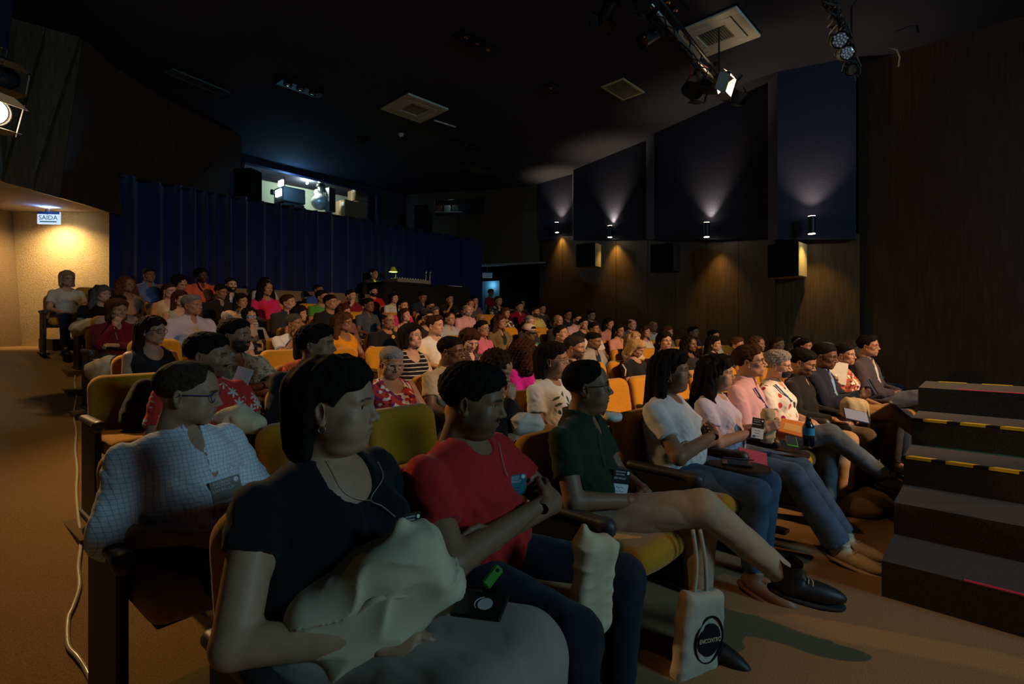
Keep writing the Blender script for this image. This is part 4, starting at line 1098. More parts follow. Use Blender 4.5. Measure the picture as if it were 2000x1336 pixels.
canl('fresnel_lamp', tz(1352, 176, 3.6), (5, 2, 1), 'unlit black stage lamp close behind the glowing one', .11, .24)
canl('profile_lamp', tz(1195, 2, 3.6), (-1, 9, 1), 'dark stage lamp cut by the top edge of the picture', .08, .34)
canl('profile_lamp', tz(1245, -12, 3.6), (3, 4, 1), 'second dark stage lamp at the top edge, nearer the bar', .08, .34)
canl('profile_lamp', tz(1428, 180, 3.5), (6, 5, 1), 'unlit black stage lamp right of the glowing lamp', .07, .26)
m = MB(); m.tube([tz(1348, 150), tz(1350, 122, 3.58), tz(1362, 120, 3.6), tz(1382, 132, 3.6)], .008, 6); tag(m.obj('power_cable', plain('red_cable', (.35, .02, .03), .6, .3), None, True), 'short red cable looping up to the lighting bar', 'cable')
bar2 = empty('lighting_bar', (0, 0, 0)); tag(bar2, 'second lighting bar wrapped in cables at the upper right', 'lighting bar')
c0, c1 = Vector(tz(1600, -60, 3.7)), Vector(tz(1668, 140, 3.7)); dv2 = c1 - c0
MB().tube([c0, c1], .03, 8).obj('tube', MATT, bar2, True)
for k in range(9):
    pts = [c0 + dv2 * (i / 29) + Vector((.07 * math.sin(i * .8 + k * 1.3), .06 * math.cos(i * .66 + k * 2), -.03 + .07 * math.sin(i * .5 + k))) for i in range(30)]; MB().tube(pts, .012, 5).obj('cable', plain('cable_black', (.035, .035, .04), .6, .3), bar2)
for t in (.1, .9): p = c0 + dv2 * t; MB().tube([p, (p.x, p.y, ZC)], .012, 6).obj('hanger', BLACK, bar2)
canl('led_par_lamp', tz(1640, 78, 3.5), (.5, 0, 1.2), 'round stage lamp with a cluster of pale diodes, upper right', .095, .16, 0, False, None, 'stage lamp', True)
canl('led_par_lamp', tz(1652, 104, 3.45), (1.5, -2, 1.0), 'second diode stage lamp just below the pale one', .085, .16, 0, False, None, 'stage lamp', True)
canl('ring_lamp', tz(1663, 136, 3.4), (.5, 1, 1.5), 'small round stage lamp lowest on the second bar', .075, .10, 0, False)
m = MB(); m.tube([tz(1735, 92, 4.3), tz(1752, 98, 4.2), tz(1757, 112, 4.1), tz(1755, 130, 4.05)], .012, 6); tag(m.obj('hanging_hook', plain('pale_hook', (.3, .28, .22)), None, True), 'thin pale hook hanging from the ceiling near the right wall', 'hook')
lf = at(-26, 212, 4.8)
lfl = canl('fresnel_lamp', lf, (1.2, 3.2, .8), 'glowing stage lamp cut by the left edge of the picture', .12, .26, 14.0)
light('left_beam', 'SPOT', (lf[0] + .2, lf[1] - .03, lf[2] - .1), 430, (1., .60, .24), (.8, 2.9, .2), spot_size=R_(92), spot_blend=.8, shadow_soft_size=.08)
canl('fresnel_lamp', at(2, 150, 5.4), (3, 2, 1), 'unlit black stage lamp above the glowing one at the left edge', .11, .24)
# ------------------------------------------------------------------ wall lamps on the right wall
for i, (px, py, z, e, lab) in enumerate(((1093, 445, 15.2, 30, 'fourth'), (1197, 453, 13.2, 36, 'third'), (1385, 450, 10.45, 26, 'second'), (1590, 441, 8.62, 22, 'first'))):
    c = at(px, py, z); r = empty('wall_lamp', c); tag(r, f'cylindrical black up-down wall lamp, right wall, {lab} counted from the stage', 'wall lamp', 'up and down wall lamps')
    dn = Vector((-.77, -.64, 0)) if i > 1 else Vector((-.86, -.5, 0)); m = MB(); o_ = dn * .10
    m.tube([(o_.x, o_.y, -.145), (o_.x, o_.y, .145)], [.055, .055], 16, False, False); m.obj('body', BLACK, r, True)
    for s in (-1, 1): MB().cyl((o_.x, o_.y, s * .149), (o_.x, o_.y, s * .141), .053).obj('lens', glow('wall_lamp_lens', (1., .80, .50), 30.), r, True)
    MB().tube([(0, 0, 0), (o_.x, o_.y, 0)], .02, 6).obj('bracket', BLACK, r)
    for s in (-1, 1):
        w_ = dn * .052; light('wall_lamp_beam', 'SPOT', (c[0] + w_.x, c[1] + w_.y, c[2] + s * .157), e * (3.0 if s > 0 else 2.6), (1., .76, .46) if s > 0 else (1., .66, .22), (c[0] + w_.x * .2, c[1] + w_.y * .2, c[2] + s * 2), spot_size=R_(92), spot_blend=.9, shadow_soft_size=.02)
# ------------------------------------------------------------------ wall loudspeakers, exit signs
def speaker(px, py, z, h, w, d, label, rz, side=(.22, .17, .09), name='loudspeaker'):
    c = at(px, py, z); r = empty(name, c, rz); tag(r, label, 'loudspeaker'); m = MB(); m.box((0, 0, 0), (w, d, h), None, .012); m.obj('cabinet', plain('speaker_cabinet', side, .6, .25), r)
    MB().box((0, -d - .008, 0), (w * .995, .012, h * .995), None, .008).obj('grille', plain('speaker_cloth', (.008, .008, .009), .95, .05, 0, .4, 500), r)
    MB().tube([(0, d, .05), (0, d + .12, .12)], .02, 6).obj('bracket', BLACK, r)
    if z > 15 or px < 500: MB().tube([(0, 0, -h), (0, 0, 1.0 - c[2])], .02, 8).obj('pole', BLACK, r)
speaker(1150, 500, 13.3, .30, .26, .20, 'black loudspeaker on the right wall below the second wall lamp', R_(-32))
speaker(1300, 505, 11.2, .30, .26, .20, 'dark loudspeaker on the right wall between the middle wall lamps', R_(-38), (.03, .025, .025))
speaker(1538, 510, 8.95, .29, .25, .20, 'black loudspeaker with a pale side on the right wall below the nearest lamp', R_(-48), (.42, .33, .16))
speaker(485, 362, 11.6, .33, .22, .18, 'black loudspeaker standing above the curtain left of the projection window', R_(-10), (.01, .01, .011))
speaker(827, 428, 16.0, .40, .22, .2, 'dark loudspeaker above the curtain right of the projection window', R_(-10), (.01, .01, .011))
def exit_sign(px, py, z, w, h, e, label, yaw):
    c = at(px, py, z); r = empty('exit_sign', c, yaw); tag(r, label, 'sign'); MB().box((0, 0, 0), (w, .02, h), None, .004).obj('light_box', glow('sign_white', (.62, .82, 1.), e), r)
    MB().box((0, -.021, h * .80), (w, .003, h * .2)).obj('header', plain('sign_header', (.04, .10, .30), .5), r); MB().box((0, -.022, -h * .62), (w * .75, .002, h * .08)).obj('arrow_bar', plain('sign_green', (.0, .16, .13), .5), r)
    text('SAÍDA', h * 1.02, plain('sign_green', (.0, .16, .13), .5), r, Matrix.Translation((0, -.023, .0)) @ Matrix.Rotation(R_(90), 4, 'X'))
    MB().tube([(0, 0, h), (0, 0, h + (.08 if z < 15 else .36))], .008, 6).obj('hanger', STEEL, r)
exit_sign(96, 426, 8.75,   .175, .105, .9, 'lit SAÍDA exit sign hanging over the bright wall on the left', R_(6))
light('sign_glow', 'AREA', (at(96, 640, 8.7)[0], 8.68, 3.30), 3, (.25, .45, 1.), (at(96, 640, 8.7)[0], 8.5, 3.8), size=.25)
exit_sign(952, 537, 17.0, .16, .10, .05, 'unlit SAÍDA exit sign over the dark doorway at the back right', R_(0))
# ------------------------------------------------------------------ booth equipment
def bpt(px, py, dn): p = bp(px, dn); return (p.x, p.y, EYEH + (640 - py) / 1000 * p.y)
c = bpt(566, 382, .7); r = empty('projector', c, R_(-42)); tag(r, 'black film projector with a bright bluish lamp in the booth window', 'projector')
MB().box((0, 0, -.04), (.30, .34, .22), None, .03).obj('body', plain('projector_grey', (.05, .055, .06), .5, .3), r)
MB().box((.06, -.35, .0), (.17, .02, .10), None, .005).obj('lamp_window', glow('projector_light', (.62, .92, 1.), 9.), r)
MB().box((.10, -.30, .28), (.12, .03, .08), None, .005).obj('upper_lamp', glow('projector_light', (.62, .92, 1.), 9.), r)
MB().cyl((-.18, -.32, .05), (-.18, -.46, .05), .07, .08).obj('lens_barrel', BLACK, r, True); MB().tube([(-.35, 0, .3), (-.36, 0, .9)], .02, 6).obj('cable', MATT, r)
MB().box((0, 0, -.55), (.3, .3, .26), None, .01).obj('pedestal', BLACK, r)
light('projector_spill', 'POINT', (c[0] + .35, c[1] - .75, c[2] + .1), 30, (.25, .62, 1.), shadow_soft_size=.15)
c = bpt(626, 392, .75); r = empty('film_projector', c, R_(-30)); tag(r, 'silver film projector with a tall column beside the glowing one', 'projector')
f = Field((-.4, -.4, -.35), (.4, .4, .35), .02); f.ell((0, 0, -.05), (.30, .26, .24), .05); f.cap((0, 0, .1), (-.08, -.05, .26), .14, .10, .05); link('body', to_mesh('body', [f.mesh()]), plain('silver_casing', (.40, .42, .42), .35, .5, .4), r)
MB().cyl((.02, 0, .22), (.0, 0, .42), .07, .08).obj('column', STEEL, r, True); MB().cyl((0, 0, .42), (0, 0, .52), .13, .11).obj('column_head', BLACK, r, True); MB().cyl((0, 0, .52), (0, 0, .70), .07, .08).obj('column_top', WHITEP, r, True)
for k in range(7): MB().tube([(.14 + .03 * k, 0, .55 - .05 * k), (.2 + .04 * math.sin(k), .05 * k - .1, .2), (.16 + .03 * k, 0, -.3)], .014, 5).obj('cable', BLACK, r)
MB().box((.32, .1, 0), (.10, .12, .36), None, .01).obj('control_rack', plain('rack', (.06, .06, .065), .5), r)
KR = plain('cardboard', (.36, .22, .12), .85, .1); KT = plain('packing_tape', (.55, .50, .40), .4, .4); PL = plain('shipping_label', (.6, .6, .58), .6)
def carton(c, h, rz, label):
    r = empty('cardboard_box', c, rz); tag(r, label, 'box', 'cardboard boxes in the booth'); MB().box((0, 0, 0), h, None, .005).obj('carton', KR, r); MB().box((0, -h[1] - .002, 0), (.03, .002, h[2])).obj('tape', KT, r); MB().box((h[0] * .55, -h[1] - .003, h[2] * .5), (h[0] * .28, .002, h[2] * .25)).obj('shipping_label', PL, r)
c = bpt(678, 410, .9); carton(c, (.25, .25, .26), R_(-38), 'cardboard box lower left of the stack in the booth')
carton((c[0] - .02, c[1] + .02, c[2] - .49), (.27, .27, .22), R_(-40), 'cardboard box at the bottom left of the booth stack')
c = bpt(703, 410, .9); carton((c[0], c[1], c[2] - .02), (.22, .22, .27), R_(-38), 'cardboard box lower right of the stack in the booth'); carton((c[0] - .06, c[1] + .02, c[2] + .47), (.26, .24, .21), R_(-43), 'topmost cardboard box of the stack in the booth window')
c = bpt(725, 412, .8); r = empty('equipment_rack', c, R_(-40)); tag(r, 'dark equipment rack at the right end of the booth window', 'rack'); MB().box((0, 0, 0), (.22, .25, .48), None, .01).obj('cabinet', BLACK, r)
for k in range(5): MB().box((0, -.26, -.3 + k * .15), (.19, .012, .05), None, .004).obj('rack_unit', plain('rack_unit', (.12, .12, .12), .5), r)
c = at(868, 405, 17.2); light('booth2_lamp', 'POINT', (c[0] + .2, c[1] + .2, c[2] + .2), .8, (.8, 1., .95), shadow_soft_size=.1)
m = MB(); a_, b_ = at(840, 640, 18.2), at(955, 640, 18.2); slab('wall_booth_two', [(a_[0], a_[1], 4.6), (b_[0], b_[1], 4.6), (b_[0], b_[1], ZC), (a_[0], a_[1], ZC)], .05, DARKBLUE)['kind'] = 'structure'
r = empty('shelf_unit', at(875, 410, 17.5), 0); tag(r, 'small shelf with boxes seen through the far right booth window', 'shelf'); MB().box((0, 0, -.1), (.5, .15, .02)).obj('shelf_board', WHITEP, r)
for k, cc in enumerate(((.35, .15, .08), (.5, .5, .45), (.1, .2, .12))): MB().box((-.3 + k * .28, 0, .03), (.10, .1, .10), None, .005).obj('small_box', plain('box_card', cc), r)
# ------------------------------------------------------------------ sound desk at the back
dx = at(825, 640, 12.75); r = empty('sound_desk', (dx[0], dx[1], 1.0), R_(-44)); tag(r, 'black draped sound desk in front of the blue curtain', 'desk')
m = MB(); m.box((0, 0, .66), (1.30, .33, .66), None, .02); m.obj('drape', cloth((.008, .008, .009)), r); MB().box((0, 0, 1.335), (1.33, .35, .018), None, .005).obj('desk_top', MATT, r)
def desk(u, v, z): return tuple(Matrix.Translation((dx[0], dx[1], 2.335)) @ Matrix.Rotation(R_(-44 + 90), 4, 'Z') @ Vector((u, v, z)))
r.rotation_euler = (0, 0, R_(-44 + 90))
mr = empty('mixing_desk', desk(-.45, -.05, .035), R_(46)); tag(mr, 'mixing desk with knobs lit yellow-green by the desk lamp', 'mixing desk'); MB().box((0, 0, .04), (.48, .26, .045), None, .01).obj('console', plain('console_grey', (.18, .18, .17), .5), mr)
for i in range(12):
    for j in range(3): MB().cyl((-.42 + i * .075, -.15 + j * .12, .085), (-.42 + i * .075, -.15 + j * .12, .108), .012, .010, 8).obj('knob', WHITEP, mr)
lr = empty('desk_lamp', desk(-.62, .26, .03)); lr.scale = (.85, .85, .85); tag(lr, 'glowing yellow-green lamp over the sound desk', 'lamp'); MB().tube([(0, 0, 0), (.02, 0, .25), (0, -.05, .42), (-.03, -.12, .44)], .010, 6).obj('gooseneck', BLACK, lr, True)
MB().tube([(-.03, -.12, .47), (-.03, -.12, .33)], [.05, .13], 16, False, False).obj('lamp_shade', plain('lamp_green', (.5, .6, .05), .5), lr, True); MB().cyl((-.03, -.12, .36), (-.03, -.12, .335), .10).obj('bulb', glow('yellow_bulb', (.75, 1., .08), 18.), lr, True)
lp = desk(-.62, .26, .03); light('desk_lamp_light', 'SPOT', (lp[0] - .02, lp[1] - .08, lp[2] + .26), 60, (.72, 1., .10), (lp[0] + .1, lp[1] - .25, lp[2] - .3), spot_size=R_(160), spot_blend=.8, shadow_soft_size=.04)
for u, lab in ((.10, 'thin microphone stand on the sound desk beside the lamp'), (.22, 'second thin microphone stand on the sound desk')):
    q = empty('microphone_stand', desk(u, .0, .03)); tag(q, lab, 'microphone'); MB().tube([(0, 0, 0), (.01, 0, .28)], .006, 6).obj('stem', STEEL, q); MB().cyl((.01, 0, .27), (.012, 0, .36), .018, .024, 10).obj('capsule', STEEL, q, True); MB().cyl((0, 0, 0), (0, 0, .015), .06).obj('base', BLACK, q)
q = empty('script_pages', desk(.95, .0, .032), R_(30)); tag(q, 'white sheets lying on the right end of the sound desk', 'paper'); MB().box((0, 0, .006), (.20, .15, .006)).obj('sheet', WHITEP, q); MB().box((.02, .01, .015), (.20, .15, .004), Matrix.Rotation(R_(9), 4, 'Z')).obj('sheet', WHITEP, q)
# white cable along the aisle edge
pts = []
for x, y in ((205, 1400), (172, 1322), (152, 1290), (133, 1265), (133, 1215), (143, 1190), (155, 1150), (153, 1110), (158, 1060), (152, 1005), (149, 960), (151, 920), (147, 880), (149, 845), (144, 812), (149, 780), (146, 745), (149, 715), (147, 692)):
    p = on_floor(x, y); pts.append(Vector((p[0], p[1], p[2] + .012)))
def smooth(pts, k=6):
    out = []
    for i in range(len(pts) - 1):
        p0, p1, p2, p3 = pts[max(i - 1, 0)], pts[i], pts[i + 1], pts[min(i + 2, len(pts) - 1)]
        for j in range(k): t = j / k; out.append(.5 * ((2 * p1) + (-p0 + p2) * t + (2 * p0 - 5 * p1 + 4 * p2 - p3) * t * t + (-p0 + 3 * p1 - 3 * p2 + p3) * t ** 3))
    return out + [pts[-1]]
tag(MB().tube(smooth(pts), .009, 6).obj('aisle_cable', plain('clear_cable', (.55, .52, .42), .25, .6), None, True), 'loose pale light cable lying along the edge of the left aisle', 'cable')

# ------------------------------------------------------------------ theatre seats
UP = upholstery()
def sdfm(name, lo, hi, h, fn):
    f = Field(lo, hi, h); fn(f); return to_mesh(name, [f.mesh()])
def f_back(f):
    T = rotm(10, 0, 0)
    sl, X, Y, Z = f.blk(f.lo - 1, f.lo + f.h * f.n + 1); Z = Z + .055; y = Y + .215 + (Z - .665) * .17
    hx = .225 - .03 * np.clip((.62 - Z) / .2, 0, 1); R0, r0 = .085, .040
    q2 = np.sqrt(np.maximum(np.abs(X) - (hx - R0), 0) ** 2 + np.maximum(np.abs(Z - .655) - (.215 - R0), 0) ** 2) - R0
    d = np.sqrt(np.maximum(q2 + r0, 0) ** 2 + np.maximum(np.abs(y) - (.048 - r0), 0) ** 2) + np.minimum(np.maximum(q2 + r0, np.abs(y) - (.048 - r0)), 0) - r0
    f.d[sl] = d.astype(np.float32); f.ell((0, -.180, .500), (.165, .035, .075), .02)
    f.cap((-.19, -.158, .590), (.19, -.158, .590), .005, .005, .010, 'sub')
def f_shell(f): f.box((0, -.266, .545), (.205, .014, .200), .012, .01, R=rotm(10, 0, 0))
def f_seat(f): f.box((0, .135, .435), (.232, .245, .052), .045, .01); f.ell((0, .34, .43), (.20, .05, .055), .03)
ME_BACK = sdfm('backrest', (-.26, -.32, .40), (.26, -.08, .92), .0125, f_back); ME_SHELL = sdfm('back_shell', (-.26, -.36, .32), (.26, -.18, .88), .016, f_shell)
ME_SEAT = sdfm('seat_cushion', (-.26, -.15, .36), (.26, .44, .51), .014, f_seat)
ME_PAN = MB().box((-.26, .06, .275), (.016, .17, .275), None, .006).mesh('side_panel')
ME_ARM = sdfm('armrest', (-.31, -.18, .52), (-.21, .32, .64), .011, lambda f: (f.box((-.26, .06, .570), (.030, .20, .020), .018, .01), f.ell((-.26, .24, .555), (.030, .04, .035), .02)))
ME_FOOT = MB().box((-.26, .08, .012), (.035, .24, .012), None, .004).mesh('foot'); ME_PANW = MB().box((0, .12, .375), (.20, .20, .015), None, .004).mesh('seat_pan')
DKP = plain('dark_arm_panel', (.020, .017, .016), .55, .3); ARMM = plain('armrest_vinyl', (.05, .045, .042), .45, .4)
CHAIRS = {}
def chair(row, s, label, end=False, group=None, other=False):
    x, y, rz = arc(s, row_n(row)); z = row_z(row) if row > 1 else 0
    r = empty('theatre_chair', (x, y, z), rz); tag(r, label, 'chair', group)
    link('backrest', ME_BACK, UP, r); link('back_shell', ME_SHELL, DKP, r); link('seat_cushion', ME_SEAT, UP, r); link('seat_pan', ME_PANW, DKP, r)
    for sd in ((-1, 1) if other else (-1,)):
        for nm, me, mt in (('side_panel', ME_PAN, DKP), ('armrest', ME_ARM, ARMM), ('foot', ME_FOOT, BLACK)):
            o = link(nm, me, mt, r)
            if sd < 0: o.location = (.52, 0, 0)
    CHAIRS[row, round(s, 1)] = r; return r

# ------------------------------------------------------------------ the audience
L1, L2, L3 = (.50, .29, .195), (.42, .225, .135), (.33, .170, .100)
D1, D2, D3 = (.25, .125, .070), (.15, .072, .040), (.09, .043, .025)
BK, BR, CH, GY, BL = (.010, .008, .007), (.040, .018, .009), (.075, .032, .014), (.22, .21, .20), (.38, .24, .12)
# id, px, hair top, chin, row, look, label
A = []
def a(pid, px, t, b, row, label, **k): A.append((pid, px, t, b, row, label, k))
FB = dict(hres=.0032, res=.009, handres=.0036, hairres=.004)
# front row
a('W', 667, 705, 880, 1, 'large woman in black scoop-neck top nearest the camera, short dark hair', sex='f', skin=L2, hair='bobtuck', hc=(.011, .008, .007), top='dress', tc=(.010, .010, .012), girth=1.62, arms='arm1', lkind='skirt', pc=(.32, .25, .20), ppat='plain', yaw=16, pitch=-2, face=dict(cheek=1.22, jaw=1.0), hs=1.0, slv=.36, high=True, earring=1, **FB)
a('R', 932, 715, 852, 1, 'stocky man in red t-shirt with moustache and folded arms, front row', skin=D1, hair='messy', hc=BK, top='tee', tc=(.50, .022, .018), girth=1.45, arms='crossed', beard=.4, must=1.1, yaw=8, pitch=-10, face=dict(cheek=1.15, jaw=1.1, nose=1.1), pc=(.016, .017, .026), legs='wide', wr=1.7, **FB)
a('G', 1155, 707, 805, 1, 'man in dark green polo shirt and glasses with crossed legs', skin=D1, hair='receding', hc=BK, top='polo', tc=(.020, .034, .018), girth=1.18, arms='joined', legs='cross', glasses=True, yaw=14, pitch=2, pc=(.40, .30, .19), ppat='plain', face=dict(cheek=1.1), sc=(.012, .012, .012), shoekind='boot', laces=1, wr=1.7, **FB)
a('T', 1318, 688, 764, 1, 'woman in white t-shirt with long dark hair and folded arms', sex='f', skin=D1, hair='long', hc=BK, top='tee', tc=(.62, .60, .58), girth=1.45, arms='crossed', yaw=4, pitch=2, earring=1, pc=(.045, .085, .15), sc=(.24, .15, .10), solec=(.26, .13, .07), laces=1, face=dict(cheek=1.12), wr=1.5, **FB)
a('L', 1415, 698, 762, 1, 'woman in pale lilac t-shirt, black shoulder-length hair, green phone in hand', sex='f', skin=L2, hair='wavy', hc=BK, top='tee', tc=(.52, .47, .60), girth=1.35, arms='phone', yaw=2, pc=(.05, .09, .15), lkind='long', wide=.03, legs='out', sc=(.62, .52, .36), solec=(.5, .42, .3), laces=1, face=dict(cheek=1.1), wr=1.5, **FB)
a('P', 1466, 676, 738, 1, 'man in pink shirt with glasses and blue lanyard, one leg crossed', skin=L2, hair='quiff', hc=BR, top='rolled', tc=(.62, .36, .38), arms='lap', glasses=True, legs='cross', pc=(.09, .11, .13), sc=(.05, .045, .04), yaw=4, pitch=4, **FB)
a('F', 1508, 687, 740, 1, 'grey-haired woman in black face mask and colourful spotted blouse', sex='f', skin=L1, hair='messy', hc=GY, top='tee', tc=(.72, .70, .64), pat='blobs', arms='joined', mask=1, yaw=4, pitch=-6, girth=1.2, pc=(.50, .36, .22), ppat='plain', glasses=True, **FB)
a('Bk', 1560, 681, 736, 1, 'bearded young man in black jacket looking down at a tablet', skin=L3, hair='short', hc=BK, top='long', tc=(.012, .012, .013), arms='arm1', beard=.7, must=.8, glasses=True, pitch=-20, pc=(.10, .08, .06), res=.011, hres=.0045)
a('Su', 1600, 672, 721, 1, 'man in navy blazer and blue shirt raising a phone', skin=D2, hair='crop', hc=BK, top='blazer', tc=(.013, .018, .036), inner=(.18, .34, .62), arms='phone', legs='cross', glasses=True, pitch=-8, pc=(.42, .29, .14), ppat='plain', sc=(.10, .035, .015), res=.011, hres=.0045)
a('Bun', 1638, 675, 712, 1, 'woman in patterned top with dark hair in a bun and earrings', sex='f', skin=L2, hair='bun', hc=BK, top='tee', tc=(.4, .08, .05), pat='print', c2=(.3, .2, .04), arms='lap', earring=1, yaw=-8, res=.012, hres=.0045)
a('Va', 1668, 676, 714, 2, 'woman hidden behind the man in red glasses, loose blond hair', sex='f', skin=L2, hair='wavy', hc=(.20, .11, .05), top='tee', tc=(.03, .01, .02))
a('RG', 1700, 656, 697, 1, 'man in grey blazer and red glasses at the far end of the front row', skin=L2, hair='quiff', hc=BK, top='blazer', tc=(.065, .055, .065), inner=(.6, .62, .62), arms='joined', legs='cross', glasses=(.7, .02, .015), yaw=10, pc=(.12, .13, .15), res=.011, hres=.0045)
# second row
a('stripe', 374, 710, 831, 2, 'older man in pale checked shirt and glasses at the aisle end', skin=L2, hair='receding', hc=(.05, .028, .018), top='rolled', tc=(.70, .72, .75), pat='plaid', c2=(.30, .34, .42), girth=1.3, arms='arm1', glasses=(.02, .025, .12), age=1, face=dict(cheek=1.05, nose=1.15), pitch=-7, yaw=34, wr=2.2, pc=(.02, .02, .025), **FB)
a('hands', 978, 698, 745, 2, 'person in black jacket with brown hair leaning with hands at the face', sex='f', skin=L2, hair='curly', hc=(.05, .022, .012), top='long', tc=(.015, .012, .012), arms='chin', pitch=-28, res=.011, hres=.0045)
a('leaf', 1084, 670, 738, 2, 'woman in white t-shirt with a green leaf print and round glasses', sex='f', skin=L3, hair='bobtuck', hc=BK, top='tee', tc=(.62, .64, .64), girth=1.25, arms='lap', glasses=(.5, .3, .2), yaw=8, wr=1.6, face=dict(cheek=1.1), **FB)
a('af', 1282, 660, 702, 3, 'blond woman with a bob in black top looking down', sex='f', skin=L2, hair='bob', hc=(.42, .27, .12), top='tee', tc=(.014, .013, .014), pitch=-25, hs=.9)
a('al', 1448, 660, 690, 3, 'man with messy reddish-brown hair behind the pink shirt', skin=L2, hair='messy', hc=CH, top='tee', tc=(.05, .05, .05), arms='lap')
a('am', 1476, 661, 690, 3, 'person with bushy brown curls behind the grey-haired woman', sex='f', skin=L2, hair='curly', hc=(.10, .048, .022), top='tee', tc=(.3, .3, .3))
a('an', 1504, 665, 690, 3, 'woman with brown hair turned beside the man in mirrored glasses', sex='f', skin=L2, hair='pulled', hc=CH, top='tee', tc=(.1, .1, .1))
a('ao', 1522, 663, 691, 3, 'man in blue mirrored sunglasses and light blue collar', skin=L3, hair='receding', hc=BK, top='polo', tc=(.35, .5, .6), glasses=True, must=.6, beard=.3, yaw=-25)
a('sgh', 1575, 664, 690, 2, 'person with sunglasses pushed up on dark hair behind the black jacket', sex='f', skin=L3, hair='pulled', hc=BK, top='tee', tc=(.02, .02, .02), shades=1)
a('Pale', 1618, 682, 716, 2, 'pale man behind the navy blazer in white shirt', skin=L1, hair='receding', hc=GY, top='polo', tc=(.6, .6, .58), pitch=-4)
a('xr', 1178, 672, 706, 2, 'man hidden behind green polo in black t-shirt', skin=L3, hair='short', top='tee', tc=(.02, .02, .02)) if 0 else None
# third row
a('haw', 410, 650, 740, 3, 'man with moustache in red hawaiian shirt with white flowers', skin=L3, hair='short', hc=BK, top='polo', tc=(.60, .035, .025), pat='floral', c2=(.55, .50, .42), girth=1.2, arms='rest', beard=.5, must=1.2, pitch=-6, yaw=6, **FB)
a('blackbig', 655, 634, 714, 3, 'big man in black t-shirt behind the nearest woman', skin=L3, hair='messy', hc=BK, top='long', tc=(.012, .012, .014), girth=1.4, arms='lap', yaw=6, face=dict(cheek=1.08), res=.01, hres=.0035, hairres=.005)
a('floralold', 757, 684, 748, 3, 'short-haired grey woman in sleeveless red and purple print top, eyes lowered', sex='f', skin=L2, hair='crop', hc=(.30, .28, .27), top='less', tc=(.55, .05, .05), pat='print', c2=(.20, .03, .16), girth=1.4, arms='joined', glasses=(.4, .36, .3), age=1, pitch=-18, yaw=-24, face=dict(cheek=1.15, jaw=1.1), **FB)
a('tantee', 870, 657, 716, 3, 'man in tan t-shirt with cropped hair and glasses', skin=D2, hair='crop', hc=BK, top='tee', tc=(.46, .36, .22), girth=1.2, glasses=True, yaw=6, pitch=-3, wr=1.8, beard=.3, res=.01, hres=.0035, hairres=.005)
a('ab', 1034, 660, 716, 3, 'curly-haired woman in magenta top turned away', sex='f', skin=L3, hair='curlylong', hc=(.035, .014, .010), top='long', tc=(.42, .012, .24), arms='lap', yaw=80, res=.011)
a('nn', 1126, 656, 702, 3, 'stubbled man in black t-shirt with greying short hair', skin=L3, hair='short', hc=(.028, .024, .022), top='tee', tc=(.015, .015, .016), beard=.85, must=1., pitch=-4, girth=1.15, res=.011, hres=.0042)
a('oo', 1162, 648, 684, 4, 'man in grey hooded jacket with headphones round his neck', skin=D1, hair='crop', hc=BK, top='blazer', tc=(.30, .29, .26), inner=(.02, .025, .05), must=.5, beard=.3, pitch=-12)
a('ag', 1318, 649, 684, 3, 'woman with long black hair and sunglasses on her head, pink top', sex='f', skin=L2, hair='long', hc=BK, top='less', tc=(.55, .35, .36), shades=1, yaw=-20, arms='joined', hres=.005)
a('ah', 1358, 658, 688, 3, 'dark-skinned woman with curls and a white cord on black top', sex='f', skin=D2, hair='curlylong', hc=BK, top='tee', tc=(.02, .02, .02), yaw=-10)
a('ak', 1412, 658, 686, 3, 'woman in black with long dark hair tucked behind her ear', sex='f', skin=L2, hair='long', hc=BK, top='long', tc=(.014, .012, .013), yaw=12)
# fourth row
a('camo', 472, 622, 690, 4, 'bearded man in camouflage shirt with folded arms', skin=L3, hair='short', hc=BK, top='rolled', tc=(.30, .30, .21), pat='camo', girth=1.25, arms='crossed', beard=.95, must=1., yaw=6, wr=1.6, **FB)
a('orangeknit', 603, 644, 697, 4, 'woman in orange ribbed cardigan with dark hair and glasses', sex='f', skin=L3, hair='bob', hc=(.022, .012, .009), top='long', tc=(.66, .10, .018), pat='knit', glasses=True, yaw=8, girth=1.2, res=.01, hres=.0038, hairres=.005)
a('jpn', 806, 634, 682, 4, 'woman with black bob in sleeveless black top with white stripes', sex='f', skin=L1, hair='bob', hc=BK, top='less', tc=(.012, .012, .013), pat='hstripe', c2=(.55, .52, .48), girth=1.15, arms='joined', pitch=8, yaw=0, res=.01, hres=.0038, hairres=.005)
a('looking', 920, 643, 688, 4, 'woman with glasses lit by a phone, dark floral blouse', sex='f', skin=L1, hair='wavy', hc=BR, top='long', tc=(.05, .03, .03), pat='floral', c2=(.35, .25, .2), glasses=(.4, .4, .45), pitch=-24, yaw=-20, arms='arm1')
a('mm', 1098, 636, 670, 4, 'man in dark shirt leaning his head back', skin=L2, hair='short', hc=BK, top='long', tc=(.02, .017, .016), pitch=12, girth=1.2)
a('xx', 1240, 652, 680, 4, 'woman with blond hair in cream jacket, chin on hand', sex='f', skin=L1, hair='wavy', hc=BL, top='long', tc=(.62, .55, .45), arms='chin')
a('aj', 1396, 645, 669, 4, 'man in white t-shirt with trimmed beard near the wall', skin=L2, hair='short', hc=BK, top='tee', tc=(.62, .58, .5), beard=.6, must=.6)
